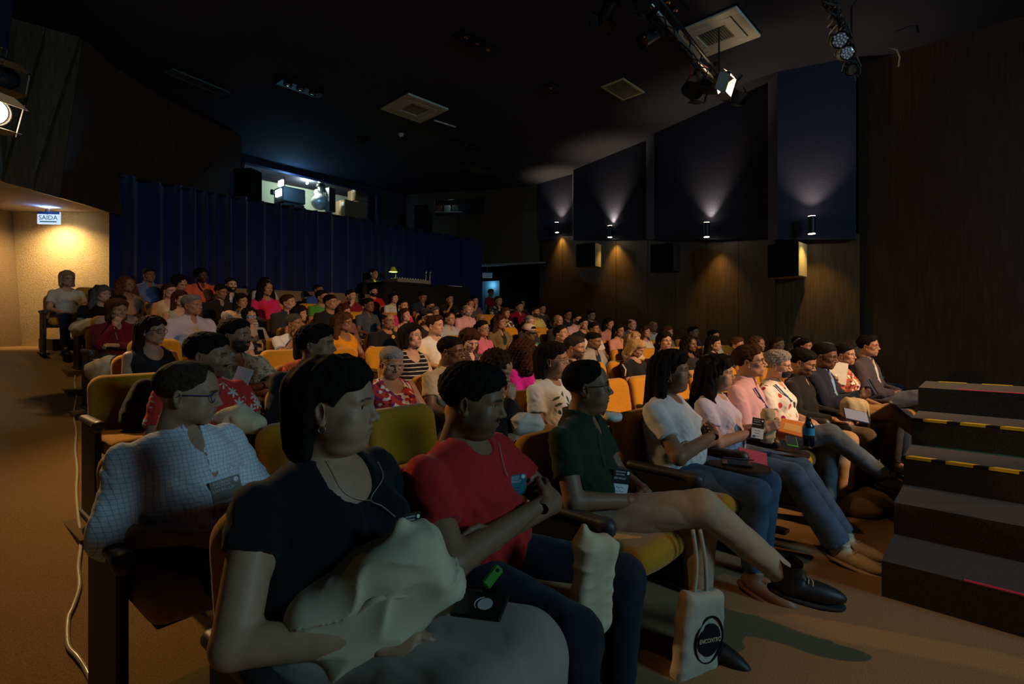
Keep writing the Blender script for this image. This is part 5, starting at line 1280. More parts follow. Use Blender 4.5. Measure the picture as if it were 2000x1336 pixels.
# fifth row
a('tattoo', 300, 620, 673, 5, 'young woman with long dark red hair, round black glasses and bare shoulders', sex='f', skin=L2, hair='long', hc=(.022, .008, .008), top='less', tc=(.02, .018, .02), arms='lap', glasses=True, yaw=-2, pitch=-3, **FB)
a('youngwhite', 852, 617, 656, 5, 'young man in white t-shirt seen in profile', skin=L1, hair='quiff', hc=BR, top='tee', tc=(.70, .68, .62), yaw=10)
a('pinkgl', 944, 626, 658, 5, 'woman with pulled-back hair, glasses and pink cardigan', sex='f', skin=L3, hair='pulled', hc=BK, top='long', tc=(.55, .12, .22), glasses=(.3, .25, .2), yaw=0)
a('whitecap', 1036, 634, 666, 5, 'man in pale baseball cap and black glasses, green shirt', skin=D2, hair='crop', hc=BK, top='tee', tc=(.02, .22, .12), cap=(.60, .47, .38), brim=(.10, .09, .09), glasses=True, pitch=-8)
a('tt', 1164, 630, 656, 5, 'young man in plain white t-shirt right of the red-haired one', skin=D1, hair='short', hc=BK, top='tee', tc=(.62, .56, .5))
a('uu', 1208, 634, 658, 5, 'woman with long dark hair in salmon pink top', sex='f', skin=L3, hair='long', hc=BK, top='long', tc=(.58, .26, .20), glasses=True)
a('ad', 1270, 642, 664, 5, 'woman with dark wavy hair in white, head raised', sex='f', skin=L2, hair='wavy', hc=BR, top='tee', tc=(.6, .55, .5), pitch=8)
a('ae', 1298, 646, 668, 5, 'woman with brown hair between the blond and black-haired women', sex='f', skin=L2, hair='bob', hc=CH, top='tee', tc=(.2, .15, .12), yaw=15)
a('ai', 1356, 641, 664, 5, 'man in navy shirt behind the curly-haired woman', skin=L3, hair='short', hc=BK, top='polo', tc=(.03, .035, .08))
# sixth row
a('bald', 452, 606, 645, 6, 'bald elderly man behind the camouflage shirt', skin=L2, hair='ring', hc=GY, top='polo', tc=(.45, .35, .33), pitch=-14)
a('handmouth', 590, 614, 650, 6, 'grey-haired man in white t-shirt with his hand at his mouth', skin=D1, hair='short', hc=(.06, .055, .05), top='tee', tc=(.60, .60, .62), arms='chin', must=.5, girth=1.2)
a('mustard', 692, 611, 650, 6, 'woman in mustard top with glasses and light brown hair', sex='f', skin=D1, hair='wavy', hc=(.07, .03, .014), top='less', tc=(.70, .28, .015), glasses=(.06, .03, .02), girth=1.2, yaw=4, hres=.0045)
a('blklogo', 750, 609, 645, 6, 'man in black t-shirt with small yellow emblem and glasses', skin=L3, hair='ring', hc=(.03, .02, .015), top='tee', tc=(.013, .012, .013), glasses=True, beard=.25, girth=1.3, hres=.0045)
a('cap', 818, 605, 637, 6, 'man in black baseball cap and black t-shirt', skin=L2, hair='crop', hc=BK, top='tee', tc=(.02, .02, .022), cap=(.02, .02, .024))
a('olive', 984, 615, 646, 6, 'woman in olive jacket with long wavy brown hair', sex='f', skin=L3, hair='wavy', hc=BR, top='blazer', tc=(.16, .12, .06), inner=(.02, .02, .02), pitch=5)
a('ii', 1030, 618, 640, 6, 'person with blue headband and grey hair in glasses', sex='f', skin=L1, hair='short', hc=GY, top='long', tc=(.03, .03, .04), band=(.06, .07, .14), glasses=(.4, .1, .1))
a('ll', 1092, 615, 638, 6, 'bald man in dark jacket beside the leaning man', skin=L3, hair='bald', top='long', tc=(.02, .018, .018), must=.3)
a('rr', 1141, 622, 644, 6, 'man in black t-shirt with shaved head, far right side', skin=L2, hair='crop', hc=BK, top='tee', tc=(.015, .015, .016))
a('redh', 1158, 629, 650, 6, 'person with dark red hair and dark top', sex='f', skin=L2, hair='bob', hc=(.12, .012, .015), top='tee', tc=(.02, .02, .02)) if 0 else None
a('vv', 1206, 622, 644, 6, 'woman with dark hair behind the salmon pink top', sex='f', skin=L2, hair='long', hc=BK, top='long', tc=(.45, .2, .16))
a('ww', 1238, 623, 646, 6, 'balding man in slate blue t-shirt near the right wall', skin=L1, hair='ring', hc=(.10, .05, .03), top='tee', tc=(.07, .09, .14), girth=1.2)
a('ac', 1260, 633, 653, 6, 'bald man in white shirt last in his row on the right', skin=D1, hair='bald', top='tee', tc=(.5, .48, .45))
# seventh row
a('maroon', 230, 585, 627, 7, 'woman in maroon jumper resting her chin on her hand', sex='f', skin=L2, hair='bob', hc=CH, top='long', tc=(.16, .010, .014), arms='chin', girth=1.25, yaw=-14, pitch=-4, res=.011, hres=.004, hairres=.005)
a('greyprofile', 422, 575, 618, 7, 'grey-haired man in pale lilac shirt seen in profile', skin=L3, hair='short', hc=(.16, .15, .14), top='long', tc=(.45, .40, .48), girth=1.25, age=1, arms='joined', yaw=8, hres=.0045, res=.011)
a('bluegl', 489, 605, 632, 7, 'person with dark curls whose glasses reflect a blue phone', sex='f', skin=L2, hair='curly', hc=BK, top='tee', tc=(.3, .28, .28), glasses=(.1, .1, .12), arms='phone', yaw=-26, pitch=-10)
a('wavyfl', 563, 599, 628, 7, 'woman with long dark wavy hair in red floral sleeveless top', sex='f', skin=L2, hair='wavy', hc=BK, top='less', tc=(.4, .05, .04), pat='floral', c2=(.5, .45, .4), yaw=12)
a('wavybeh', 664, 597, 622, 7, 'woman with long brown hair behind the mustard top', sex='f', skin=L2, hair='wavy', hc=(.05, .02, .012), top='long', tc=(.2, .1, .1))
a('redfl', 792, 604, 630, 7, 'woman in red floral top tilting her head back', sex='f', skin=L1, hair='bob', hc=BR, top='less', tc=(.5, .05, .04), pat='floral', c2=(.55, .5, .45), pitch=14)
a('greypolo', 880, 609, 638, 7, 'man in light grey polo shirt sitting upright', skin=L2, hair='receding', hc=BR, top='polo', tc=(.40, .40, .42), hres=.005)
a('smallbald', 938, 616, 640, 7, 'shaven head just behind the woman in glasses', skin=D1, hair='bald', top='tee', tc=(.05, .04, .04))
a('qq', 1128, 612, 636, 7, 'man with full black beard in pale pink shirt', skin=L2, hair='short', hc=BK, top='long', tc=(.60, .36, .38), beard=1., must=1.)
a('ss', 1156, 608, 630, 8, 'man with glasses and dark fringe, upper right block', skin=L1, hair='quiff', hc=BK, top='tee', tc=(.05, .05, .07), glasses=True)
# eighth row
a('Fb', 264, 581, 620, 8, 'woman with centre-parted dark hair behind the maroon jumper', sex='f', skin=L2, hair='pulled', hc=BK, top='tee', tc=(.25, .18, .15), yaw=-16)
a('stripedgl', 325, 569, 600, 8, 'woman with straight brown hair and glasses in striped sleeveless blouse', sex='f', skin=L1, hair='long', hc=(.05, .018, .012), top='less', tc=(.55, .52, .48), pat='vstripe', c2=(.12, .09, .09), glasses=(.05, .02, .02), yaw=0, hres=.0045)
a('dk8', 400, 580, 606, 8, 'dark-haired person left of the grey-haired man in lilac', sex='f', skin=D1, hair='bob', hc=BK, top='tee', tc=(.02, .02, .03)) if 0 else None
a('phonechin', 505, 575, 603, 8, 'woman with long dark hair holding a phone under her chin', sex='f', skin=L3, hair='long', hc=BK, top='long', tc=(.35, .30, .25), pat='hstripe', c2=(.05, .04, .05), arms='chin', yaw=-10)
a('profile', 577, 575, 608, 8, 'man with short brown hair looking up in profile, dark shirt', skin=L2, hair='short', hc=BR, top='long', tc=(.03, .03, .04), pitch=6, yaw=6)
a('youngblk', 646, 575, 607, 8, 'young man in black t-shirt with short dark hair', skin=L3, hair='crop', hc=BK, top='tee', tc=(.016, .016, .018))
a('denim', 714, 583, 610, 8, 'dark-skinned person in denim shirt with hair tied back', sex='f', skin=D2, hair='bun', hc=BK, top='polo', tc=(.05, .065, .09))
a('pinkt', 762, 585, 611, 8, 'woman in hot pink top with hair pulled back', sex='f', skin=L2, hair='pulled', hc=BK, top='tee', tc=(.62, .03, .14))
a('redold', 850, 601, 622, 8, 'grey-haired woman in glasses and red top', sex='f', skin=L2, hair='bob', hc=(.08, .07, .065), top='tee', tc=(.42, .02, .02), glasses=True)
a('pinkbald', 914, 594, 619, 8, 'bald man with grey beard in pink shirt leaning back', skin=L1, hair='ring', hc=GY, top='long', tc=(.62, .34, .38), beard=.8, must=.6, girth=1.3)
a('gg', 989, 602, 622, 8, 'woman with ash brown wavy hair in dark print, far centre', sex='f', skin=L2, hair='bob', hc=CH, top='tee', tc=(.05, .03, .03), pat='print', c2=(.15, .12, .1))
a('jj', 1047, 598, 621, 8, 'bearded man in pale yellow shirt', skin=L2, hair='short', hc=BK, top='tee', tc=(.55, .50, .12), beard=.9, must=.8, girth=1.15)
a('pp', 1110, 605, 625, 8, 'man in dark shirt with glasses in the last group on the right', skin=L3, hair='quiff', hc=BK, top='tee', tc=(.02, .02, .03), glasses=True)
# ninth row
a('greencuff', 200, 559, 594, 9, 'woman with grey-streaked hair in black jumper with green cuffs', sex='f', skin=L1, hair='wavy', hc=(.09, .085, .075), top='tee', tc=(.012, .013, .012), girth=1.3, yaw=2, arms='arm1', hres=.0045)
a('cream', 347, 554, 584, 9, 'woman with tied-back hair in cream sleeveless top', sex='f', skin=L1, hair='pulled', hc=BR, top='less', tc=(.60, .50, .30), glasses=(.2, .15, .12), girth=1.2, yaw=-4, hres=.0045)
a('darkman', 432, 556, 584, 9, 'man in dark clothes in front of the bearded one in a suit', skin=D1, hair='short', hc=BK, top='long', tc=(.014, .014, .016), pitch=-12, arms='arm1')
a('longcurly', 510, 549, 578, 9, 'woman with very long black curls in bright pink top', sex='f', skin=L3, hair='curlylong', hc=BK, top='tee', tc=(.55, .02, .12), pitch=-4, yaw=-8)
a('greentee', 630, 567, 594, 9, 'person in green t-shirt with an arm raised behind the head', skin=L3, hair='short', hc=BK, top='tee', tc=(.07, .24, .05), arms='behind')
a('wdark', 841, 588, 609, 9, 'woman in dark top with tied hair near the sound desk', sex='f', skin=L3, hair='pulled', hc=BK, top='tee', tc=(.03, .03, .035), pitch=-8)
a('mx', 919, 584, 604, 9, 'man propping his cheek on his hand behind the pink shirt', skin=L2, hair='crop', hc=BR, top='tee', tc=(.06, .05, .05), arms='chin')
a('hh', 1023, 589, 610, 9, 'man in burgundy shirt with short dark hair', skin=L2, hair='short', hc=BK, top='long', tc=(.20, .01, .035))
a('jb', 1052, 594, 612, 9, 'person partly hidden behind the pale yellow shirt', skin=L2, hair='crop', hc=BK, top='tee', tc=(.05, .05, .05)) 
# tenth row
a('blondgl', 200, 530, 560, 10, 'blond woman in black glasses and pale lace top at the back left', sex='f', skin=L1, hair='bob', hc=(.30, .22, .12), top='tee', tc=(.55, .52, .45), glasses=True, yaw=-14, hres=.0045)
a('curlybr', 245, 539, 574, 10, 'woman with a big mass of reddish-brown curls and glasses', sex='f', skin=D1, hair='curlylong', hc=(.11, .040, .018), top='less', tc=(.35, .2, .12), glasses=(.3, .2, .12), yaw=-8, hres=.0045)
a('shortlook', 300, 537, 571, 10, 'woman with short black curls in black top looking down', sex='f', skin=L2, hair='curly', hc=BK, top='less', tc=(.012, .012, .013), pitch=-24, yaw=-4, hres=.0045)
a('beardsuit', 452, 542, 572, 10, 'bearded man in dark suit and pale grey shirt', skin=L1, hair='short', hc=BK, top='blazer', tc=(.014, .015, .018), inner=(.50, .50, .56), beard=1., must=1., yaw=-18, girth=1.2, hres=.0045)
a('maroontee', 686, 565, 590, 10, 'man in maroon t-shirt with his hand at his mouth', skin=L1, hair='short', hc=BK, top='tee', tc=(.18, .01, .03), arms='chin', beard=.4)
a('whitet', 776, 572, 593, 10, 'woman in white top with dark hair below the sound desk', sex='f', skin=L1, hair='bob', hc=BK, top='tee', tc=(.55, .54, .5))
a('polodown', 822, 568, 592, 10, 'man in dark polo shirt looking down, under the desk lamp', skin=D1, hair='crop', hc=BK, top='polo', tc=(.016, .02, .04), pitch=-20)
a('handface', 893, 575, 594, 10, 'man in black with his hand pressed to his face', skin=L3, hair='crop', hc=BK, top='tee', tc=(.012, .012, .013), arms='chin')
a('wx', 933, 579, 597, 10, 'woman in dark top beside the man propping his cheek', sex='f', skin=L2, hair='bun', hc=BK, top='tee', tc=(.1, .05, .06), arms='chin')
a('ee', 958, 577, 598, 10, 'man in black shirt with white floral print at the back right', skin=L2, hair='crop', hc=BR, top='polo', tc=(.02, .018, .02), pat='floral', c2=(.45, .42, .4))
a('hb', 1016, 586, 604, 10, 'face just behind the burgundy shirt', skin=L2, hair='short', hc=BK, top='tee', tc=(.06, .03, .04))
# eleventh row
a('backman', 292, 524, 552, 11, 'man in blue check shirt in the last row near the curtain', skin=D1, hair='crop', hc=BK, top='polo', tc=(.10, .13, .28), pat='plaid', c2=(.3, .3, .4), yaw=-8)
a('orangeblk', 395, 525, 553, 11, 'man in orange shirt holding a camera strap in the last row', skin=D3, hair='afro', hc=BK, top='polo', tc=(.62, .12, .05), pat='floral', c2=(.5, .1, .06), beard=.6, must=.6, yaw=-10, girth=1.3)
a('manbehind', 519, 541, 565, 11, 'man in light grey t-shirt behind the long black curls', skin=L2, hair='crop', hc=BK, top='tee', tc=(.40, .40, .42))
a('reclblue', 622, 556, 578, 11, 'man in blue t-shirt lounging with his arm behind his head', skin=D1, hair='short', hc=BK, top='tee', tc=(.03, .08, .35), arms='behind')
a('redbeard', 730, 557, 583, 11, 'bearded man in bright red t-shirt', skin=L1, hair='short', hc=BK, top='tee', tc=(.50, .015, .015), beard=1., must=1., girth=1.15)
A = [q for q in A if q]
def headz(q): return (q[2] + q[3]) / 2
byrow = {}
for q in A:
    pid, px, t, b, row, lab, k = q; z = on_row(px, row_n(row)); X = (px - 1000) / 1000 * z; s, n = sn_of(X, z); byrow.setdefault(row, []).append([s, z, q])
NSEAT = 0
for row in sorted(byrow):
    L = sorted(byrow[row], key=lambda e: e[0])
    for it in range(60):
        for i in range(len(L) - 1):
            d = L[i + 1][0] - L[i][0]; need = .99
            if d < need: m_ = (need - d) / 2; w0 = .3 if row == 1 else .5; L[i][0] -= m_ * 2 * w0; L[i + 1][0] += m_ * 2 * (1 - w0)
    for s, z, q in L:
        pid, px, t, b, rw, lab, k = q; x, y, rz = arc(s, row_n(row)); fz_ = row_z(row) if row > 1 else 0
        z = y; Zh = EYEH + (640 - (t + b) / 2) / 1000 * z; size = (b - t) / 1000 * z
        P = pose_of(k.get('sex', 'm'), k.get('arms', 'lap'), k.get('legs', 'flat'), k.get('girth', 1.), k.get('lean', 0.))
        sz = max(.86, min(1.09, (Zh - fz_) / P['head'][2])); sx = max(.90, min(1.06, size / .236)); sx = .5 * sx + .5 * max(.93, min(1.04, sz))
        k = dict(k); k['label'] = lab; k.setdefault('wr', 1.3); k.setdefault('hs', round(max(.92, min(1.06, size / .236 / sz)) * 25) / 25);  k['scale'] = (sx, sx, sz)
        tgt = math.atan2(-(8.0 - x), -.6 - y); yw = math.degrees((tgt - rz + math.pi) % (2 * math.pi) - math.pi); y0 = k.get('yaw', 0)
        yw = max(-40, min(56, yw)) + (19 if q[1] < 720 and row > 1 else 5) + (y0 * .5 if y0 > 0 else y0 * 1.3) + rnd.uniform(-4, 4); turn = max(-6, min(14, yw * .3)) if row < 3 else max(-4, min(8, yw * .2)); k['yaw'] = round((yw - turn) / 3) * 3; rzp = rz + R_(turn)
        dz = (Zh - fz_) - P['head'][2] * sz
        sitz = fz_ - .035 * 0; o = person(pid, (x, y, fz_), rzp, k)
        short = lab.split(',')[0]
        cl = 'mustard seat under the ' + short; w_ = cl.split()
        if len(w_) > 16: cl = ' '.join(w_[:16])
        chair(row, s, cl, group='occupied mustard theatre chairs', other=(s == L[-1][0])); NSEAT += 1
    # empty seats in the gaps
    S_ = [e[0] for e in L]; lefts = LEFT[row]; rights = RIGHT[row]; ids_ = {e[0]: e[2][5] for e in L}
    edges = [lefts - .5] + [v for v in S_]
    gaps = [(None, S_[0])] + list(zip(S_, S_[1:])) + [(S_[-1], None)]
    for a_, b_ in gaps:
        if a_ is None: n_ = int((b_ - lefts) + .45); ps = [b_ - 1 - i for i in range(n_)]
        elif b_ is None: n_ = int(max(0, rights - a_)); ps = [a_ + 1 + i for i in range(n_)]
        else: n_ = int((b_ - a_) / .93 - 1 + .001); ps = [a_ + (b_ - a_) * (i + 1) / (n_ + 1) for i in range(n_)]
        for i, s in enumerate(ps):
            ref = ids_[b_ if a_ is None else a_].split(',')[0]; ref = ' '.join(ref.split()[:9])
            od = ['', 'second ', 'third ', 'fourth ', 'fifth ', 'sixth ', 'seventh ', 'eighth ', 'ninth ', 'tenth ', 'eleventh '][min(i, 10)]
            chair(row, s, f"{od}empty mustard chair {'left' if a_ is None else 'right'} of {ref}", group='empty mustard theatre chairs'); NSEAT += 1

# ------------------------------------------------------------------ things held, worn and set down
bpy.context.view_layer.update(); DG = bpy.context.evaluated_depsgraph_get()
def hit(px, py, skip=0.):
    """first surface met along the line of sight through a point of the photograph"""
    d = Vector(at(px, py, 1)) - Vector((0, 0, EYEH)); d.normalize(); o = Vector((0, 0, EYEH)) + d * (.35 + skip)
    ok, loc, nrm, i, ob, M = sc.ray_cast(DG, o, d); return loc, nrm, ob
def hit_on(pid, px, py):
    root = PEOPLE[pid][0]; d = Vector(at(px, py, 1)) - Vector((0, 0, EYEH)); d.normalize(); o = Vector((0, 0, EYEH)) + d * .3
    for k in range(40):
        ok, loc, nrm, i, ob, M = sc.ray_cast(DG, o, d)
        if not ok: return None, None, None
        if ob is not None and (ob.name == root.name or (ob.parent is not None and ob.parent.name == root.name)) and not ob.name.startswith('hair'): return loc, nrm, ob
        o = loc + d * .004
    return None, None, None
def card(pid, px, py, w, h, tilt, label, top=(.012, .012, .013), low=(.62, .62, .66), split=.5, writing=True):
    root = PEOPLE[pid][0]; loc, nrm, ob = hit_on(pid, px, py)
    if loc is None: print('MISS', pid, px, py); return
    v = (Vector((0, 0, EYEH)) - loc).normalized(); n = (nrm + v * .9).normalized(); up = Vector((math.sin(R_(tilt)), 0, math.cos(R_(tilt)))); up = (up - n * up.dot(n)).normalized(); x = up.cross(n)
    M = Matrix(((x[0], up[0], n[0], loc[0] + n[0] * .016), (x[1], up[1], n[1], loc[1] + n[1] * .016), (x[2], up[2], n[2], loc[2] + n[2] * .016), (0, 0, 0, 1)))
    RM = root.matrix_world.copy(); o = link('badge', MB().box((0, 0, 0), (w / 2, h / 2, .0012), None, .0005).mesh('badge'), plain('badge_card', low, .45, .4), root); o.matrix_parent_inverse = RM.inverted(); o.matrix_world = M; o['label'] = label
    tp = MB().box((0, h / 2 - h * split / 2, .0014), (w / 2, h * split / 2, .0006)).obj('badge_top', plain('badge_print', top, .4, .4), o)
    ink = plain('white_ink', (.7, .7, .7), .6); dk_ = plain('dark_ink', (.02, .02, .05), .6)
    if writing:
        for t_, fy, sz in (('ENCONTRO', .40, .085), ('NACIONAL', .31, .085), ('SÃO PAULO', .18, .105)):
            if fy > .5 - split: text(t_, w * sz * 1.25, ink, o, Matrix.Translation((-w * .10, h * fy, .0023)), .0002)
        MB().cyl((w * .36, h * .38, .002), (w * .36, h * .38, .0026), w * .085, n=14).obj('badge_logo', ink, o)
        for k in range(3):
            mm = MB(); mm.tube([(-w * .25 + w * .09 * i, -h * (.12 + .13 * k) + h * .025 * math.sin(i * 2.3 + k), .0018) for i in range(6)], .0009, 4); mm.obj('handwriting', dk_, o)
        for k in range(5): MB().box((-w * .38 + k * w * .05, -h * .42, .0016), (w * (.008 + .006 * (k % 3)), h * .05, .0003)).obj('badge_mark', dk_, o)
    return o
def cord(pid, pts, r, col, name='lanyard'):
    P_ = []
    for x, y in pts:
        loc, nrm, ob = hit_on(pid, x, y)
        if loc is None: continue
        P_.append(loc + nrm * (r + .004) + (Vector((0, 0, EYEH)) - loc).normalized() * .004)
    if len(P_) < 2: return
    zs = sorted(p.y for p in P_); mid_ = zs[len(zs) // 2]; P_ = [p for p in P_ if abs(p.y - mid_) < .22]
    if len(P_) < 2: return
    root = PEOPLE[pid][0]; o = MB().tube(smooth(P_, 4), r, 5).obj(name, plain('lanyard_cord', col, .6, .3), root, True); o.matrix_parent_inverse = root.matrix_world.inverted()
card('W', 796, 1036, .062, .090, 12, 'black and white conference badge')
cord('W', [(735, 905), (745, 935), (722, 975), (745, 990), (770, 1010)], .0016, (.30, .26, .22))
cord('W', [(640, 900), (665, 950), (690, 972), (722, 978)], .0010, (.6, .4, .2), 'necklace')
card('R', 1003, 946, .085, .075, -2, 'teal conference badge', (.03, .17, .22), (.03, .17, .22), .9)
cord('R', [(972, 868), (978, 895), (985, 918), (990, 930)], .0015, (.45, .40, .35))
card('G', 1207, 943, .088, .125, 14, 'black and white conference badge')
cord('G', [(1168, 850), (1172, 880), (1182, 912)], .0015, (.10, .10, .10))
card('T', 1420, 832, .075, .135, 38, 'black and white conference badge'); card('L', 1479, 838, .065, .125, 8, 'black and white conference badge')
card('P', 1520, 820, .08, .10, 20, 'white badge on a blue lanyard', (.45, .48, .62), (.6, .58, .6), .2, False); cord('P', [(1472, 758), (1482, 775), (1495, 795), (1508, 812)], .006, (.03, .08, .35))
cord('F', [(1513, 752), (1528, 768), (1545, 785), (1560, 800)], .006, (.03, .14, .40))
card('stripe', 441, 966, .105, .115, -8, 'brown and gold printed leaflet badge', (.14, .09, .045), (.38, .30, .24), .62)
card('mustard', 717, 700, .07, .075, 4, 'small black badge', split=.75, writing=False)
card('haw', 478, 733, .15, .16, 12, 'white folded sheet with a black line', (.60, .60, .60), (.55, .55, .55), .8, False) if 0 else None
cord('orangeblk', [(386, 552), (390, 562), (396, 570)], .012, (.015, .015, .015), 'camera_strap')
cord('maroon', [(222, 640), (226, 655), (229, 664)], .003, (.5, .45, .4), 'necklace')
# leaf print on the white t-shirt
lp_ = plain('leaf_print', (.045, .085, .035), .8)
for k, (x, y, a) in enumerate(((1088, 778, 40), (1098, 772, 75), (1108, 780, 110), (1092, 790, 20), (1110, 792, 150), (1100, 800, 60), (1094, 806, 120))):
    loc, nrm, ob = hit_on('leaf', x, y); root = PEOPLE['leaf'][0]
    if loc is None: continue
    n = nrm; d = Vector((math.cos(R_(a)), 0, math.sin(R_(a)))); d = (d - n * d.dot(n)).normalized(); e = n.cross(d); c_ = loc + n * .004; m = MB()
    m.quad(*[c_ + d * (.028 * u) + e * (.010 * w) for u, w in ((-1, 0), (-.4, -.8), (.3, -.9), (1, 0), (.3, .9), (-.4, .8))]); o = m.obj('leaf_print', lp_, root); o.matrix_parent_inverse = root.matrix_world.inverted(); o.modifiers.new('thick', 'SOLIDIFY').thickness = .001
loc, nrm, ob = hit_on('blklogo', 768, 658)
if loc is None: loc, nrm = PEOPLE['blklogo'][0].location + Vector((0, 0, .8)), Vector((0, -1, 0))
o = MB().cyl(loc - nrm * .003, loc + nrm * .004, .026, n=12).obj('shirt_emblem', plain('yellow_print', (.65, .38, .03), .7), PEOPLE['blklogo'][0]); o.matrix_parent_inverse = PEOPLE['blklogo'][0].matrix_world.inverted()

CREAM = (.62, .52, .34)
def crumple(name, c, size, rz, ry, label, col=CREAM, seed=1, shape='lens', amp=.010, fr=34, handles=(), res=.008, cat='bag', rx=0, logo=False):
    sx, sy, sz_ = size; f = Field((-sx - .08, -sy - .06, -sz_ - .08), (sx + .08, sy + .06, sz_ + .08), res)
    if shape == 'cloth':
        rs = np.random.RandomState(seed)
        for i in range(11):
            c_ = V(*(rs.uniform(-1, 1, 3))) * V(sx * .55, sy * .45, sz_ * .5); f.ell(c_, (sx * rs.uniform(.35, .6), sy * rs.uniform(.22, .45), sz_ * rs.uniform(.3, .6)), .006, R=rotm(rs.uniform(-40, 40), rs.uniform(-60, 60), rs.uniform(-30, 30)))
        f.ell((0, 0, 0), (sx * .8, sy * .5, sz_ * .75), .01)
    if shape == 'lens': f.ell((0, 0, 0), (sx, sy, sz_), .02); f.ell((sx * .55, 0, sz_ * .45), (sx * .5, sy * .9, sz_ * .5), .05); f.ell((-sx * .5, 0, -sz_ * .4), (sx * .5, sy * .8, sz_ * .45), .05)
    elif shape == 'pillow':
        f.box((0, 0, 0), (sx, sy, sz_), min(sy, sx) * .8, .02); f.cap((-sx * .6, 0, sz_ * .8), (-sx * .7, 0, sz_ * 1.2), sx * .5, .008, .03); f.cap((sx * .7, 0, sz_ * .7), (sx * 1.15, 0, sz_ * .75), sx * .3, .008, .03); f.cap((sx * .3, 0, -sz_ * .8), (sx * .6, 0, -sz_ * 1.2), sx * .5, .006, .03)
    elif shape == 'pack': f.box((0, 0, 0), (sx, sy, sz_), min(sy, sx) * .7, .02); f.box((0, -sy * .8, -sz_ * .25), (sx * .75, sy * .5, sz_ * .5), sy * .4, .02)
    else: f.box((0, 0, 0), (sx, sy, sz_), sy * .8, .02)
    def dd(X, Y, Z):
        q = sn(X, Y, Z, 14, seed + 3); r_ = 1 - np.abs(sn(X + .04 * q, Y, Z - .05 * q, fr, seed, (1, .5, 1.1), 4)); return amp * (r_ ** 2 * -1.5 + .8 * sn(X, Y, Z, fr * .45, seed + 7))
    f.disp(dd); v, q = f.mesh(); r = link(name, to_mesh(name, [(v, q)]), cloth(col, 'plain'), None, c, (R_(rx), R_(ry), R_(rz))); tag(r, label, cat)
    for h in handles: MB().tube(smooth([Vector(p) for p in h], 5), .008, 5).obj('handle', cloth(col, 'plain'), r, True)
    if logo:
        m = MB(); m.tube([(.02 + .075 * math.cos(a), -sy - .006, .02 + .085 * math.sin(a)) for a in [i * math.pi / 12 for i in range(24)]], .004, 5, True); m.obj('printed_ring', MATT, r)
        m = MB(); m.cyl((.02, -sy - .004, .02), (.02, -sy - .010, .02), .060, n=22); m.obj('printed_disc', MATT, r); text('ENCONTRO', .022, plain('cream_ink', CREAM), r, Matrix.Translation((.02, -sy - .0115, .02)) @ Matrix.Rotation(R_(90), 4, 'X'))
    return r
def atop(px, py, off=.04):
    loc, nrm, ob = hit(px, py); return loc + (Vector((0, 0, EYEH)) - loc).normalized() * off
c = atop(742, 1168, .045)
crumple('tote_bag', c, (.175, .065, .10), 8, -32, 'crumpled cream cotton tote bag on the lap of the woman in black', amp=.011, fr=40, res=.005, seed=4, shape='cloth', handles=[[(-.12, -.04, -.06), (-.17, -.06, -.10), (-.15, -.08, -.14), (-.10, -.05, -.10)], [(-.05, -.055, .02), (.02, -.075, .03), (.08, -.06, -.01), (.12, -.055, -.03)]])
crumple('tote_bag', at(1157, 1138, 1.50), (.060, .036, .135), 20, 6, 'upright cream cloth bag between the red t-shirt and the crossed legs', shape='pillow', amp=.0038, fr=52, res=.006, seed=9)
crumple('tote_bag', at(1362, 1252, 1.96), (.110, .030, .185), 30, 10, 'cream tote bag with round black logo hanging under the crossed legs', col=(.46, .40, .30), shape='box', amp=.006, fr=26, res=.008, seed=12, logo=True, handles=[[(-.05, 0, .17), (-.07, -.01, .30), (-.10, 0, .42)], [(.02, 0, .17), (-.02, -.01, .30), (-.06, 0, .42)]])
def onseat(px, row, h=.49, n_off=.1):
    z = on_row(px, row_n(row)); X = (px - 1000) / 1000 * z; s, n = sn_of(X, z); x, y, rz = arc(s, row_n(row) - n_off); return (x, y, (row_z(row) if row > 1 else 0) + h), rz
(c, rz) = onseat(292, 4, .61, .05)
bpk = crumple('backpack', c, (.14, .07, .16), math.degrees(rz) + 180, 22, 'black backpack leaning on the empty aisle chair behind the checked shirt', (.018, .017, .017), 5, 'pack', .006, 24, [[(-.08, .09, .15), (-.09, .13, .02), (-.08, .09, -.14)]], .009, rx=-8)
crumple('tote_bag', at(207, 728, 5.0), (.14, .10, .14), 20, -20, 'cream cloth bag on the lap behind the maroon jumper, by the aisle', (.60, .52, .36), 7, 'cloth', .010, 26, [], .011)
crumple('tote_bag', at(166, 638, 6.3), (.15, .08, .08), 10, -20, 'cream cloth bag beside the woman with green cuffs', (.58, .50, .36), 8, 'cloth', .010, 24, [], .013)
crumple('tote_bag', at(258, 1030, 1.72), (.025, .025, .045), 10, 10, 'small cream cloth corner tucked beside the checked shirt', CREAM, 11, 'cloth', .006, 50, [], .006)
crumple('tote_bag', at(468, 822, 2.40), (.10, .045, .045), 10, 15, 'cream tote bag on the lap of the man in the hawaiian shirt', (.60, .50, .32), 13, 'cloth', .008, 36, [], .007)
(c, rz) = onseat(1000, 5, .62, .1)
crumple('handbag', c, (.15, .07, .12), math.degrees(rz) + 180, -15, 'brown leather handbag on the empty chair left of the white cap', (.30, .11, .035), 15, 'pack', .007, 24, [[(-.1, 0, .1), (-.02, 0, .22), (.1, 0, .1)]], .01)
(c, rz) = onseat(832, 2, .55, .1)
crumple('white_cloth', c, (.13, .10, .035), math.degrees(rz), -10, 'white cloth lying on the empty chair left of the red t-shirt', (.60, .56, .48), 17, 'cloth', .008, 36, [], .008, 'cloth')
crumple('tote_bag', at(1028, 828, 2.95), (.09, .06, .055), 10, 5, 'white cloth bag by the person in the black jacket', (.62, .58, .48), 19, 'cloth', .008, 36, [], .008)
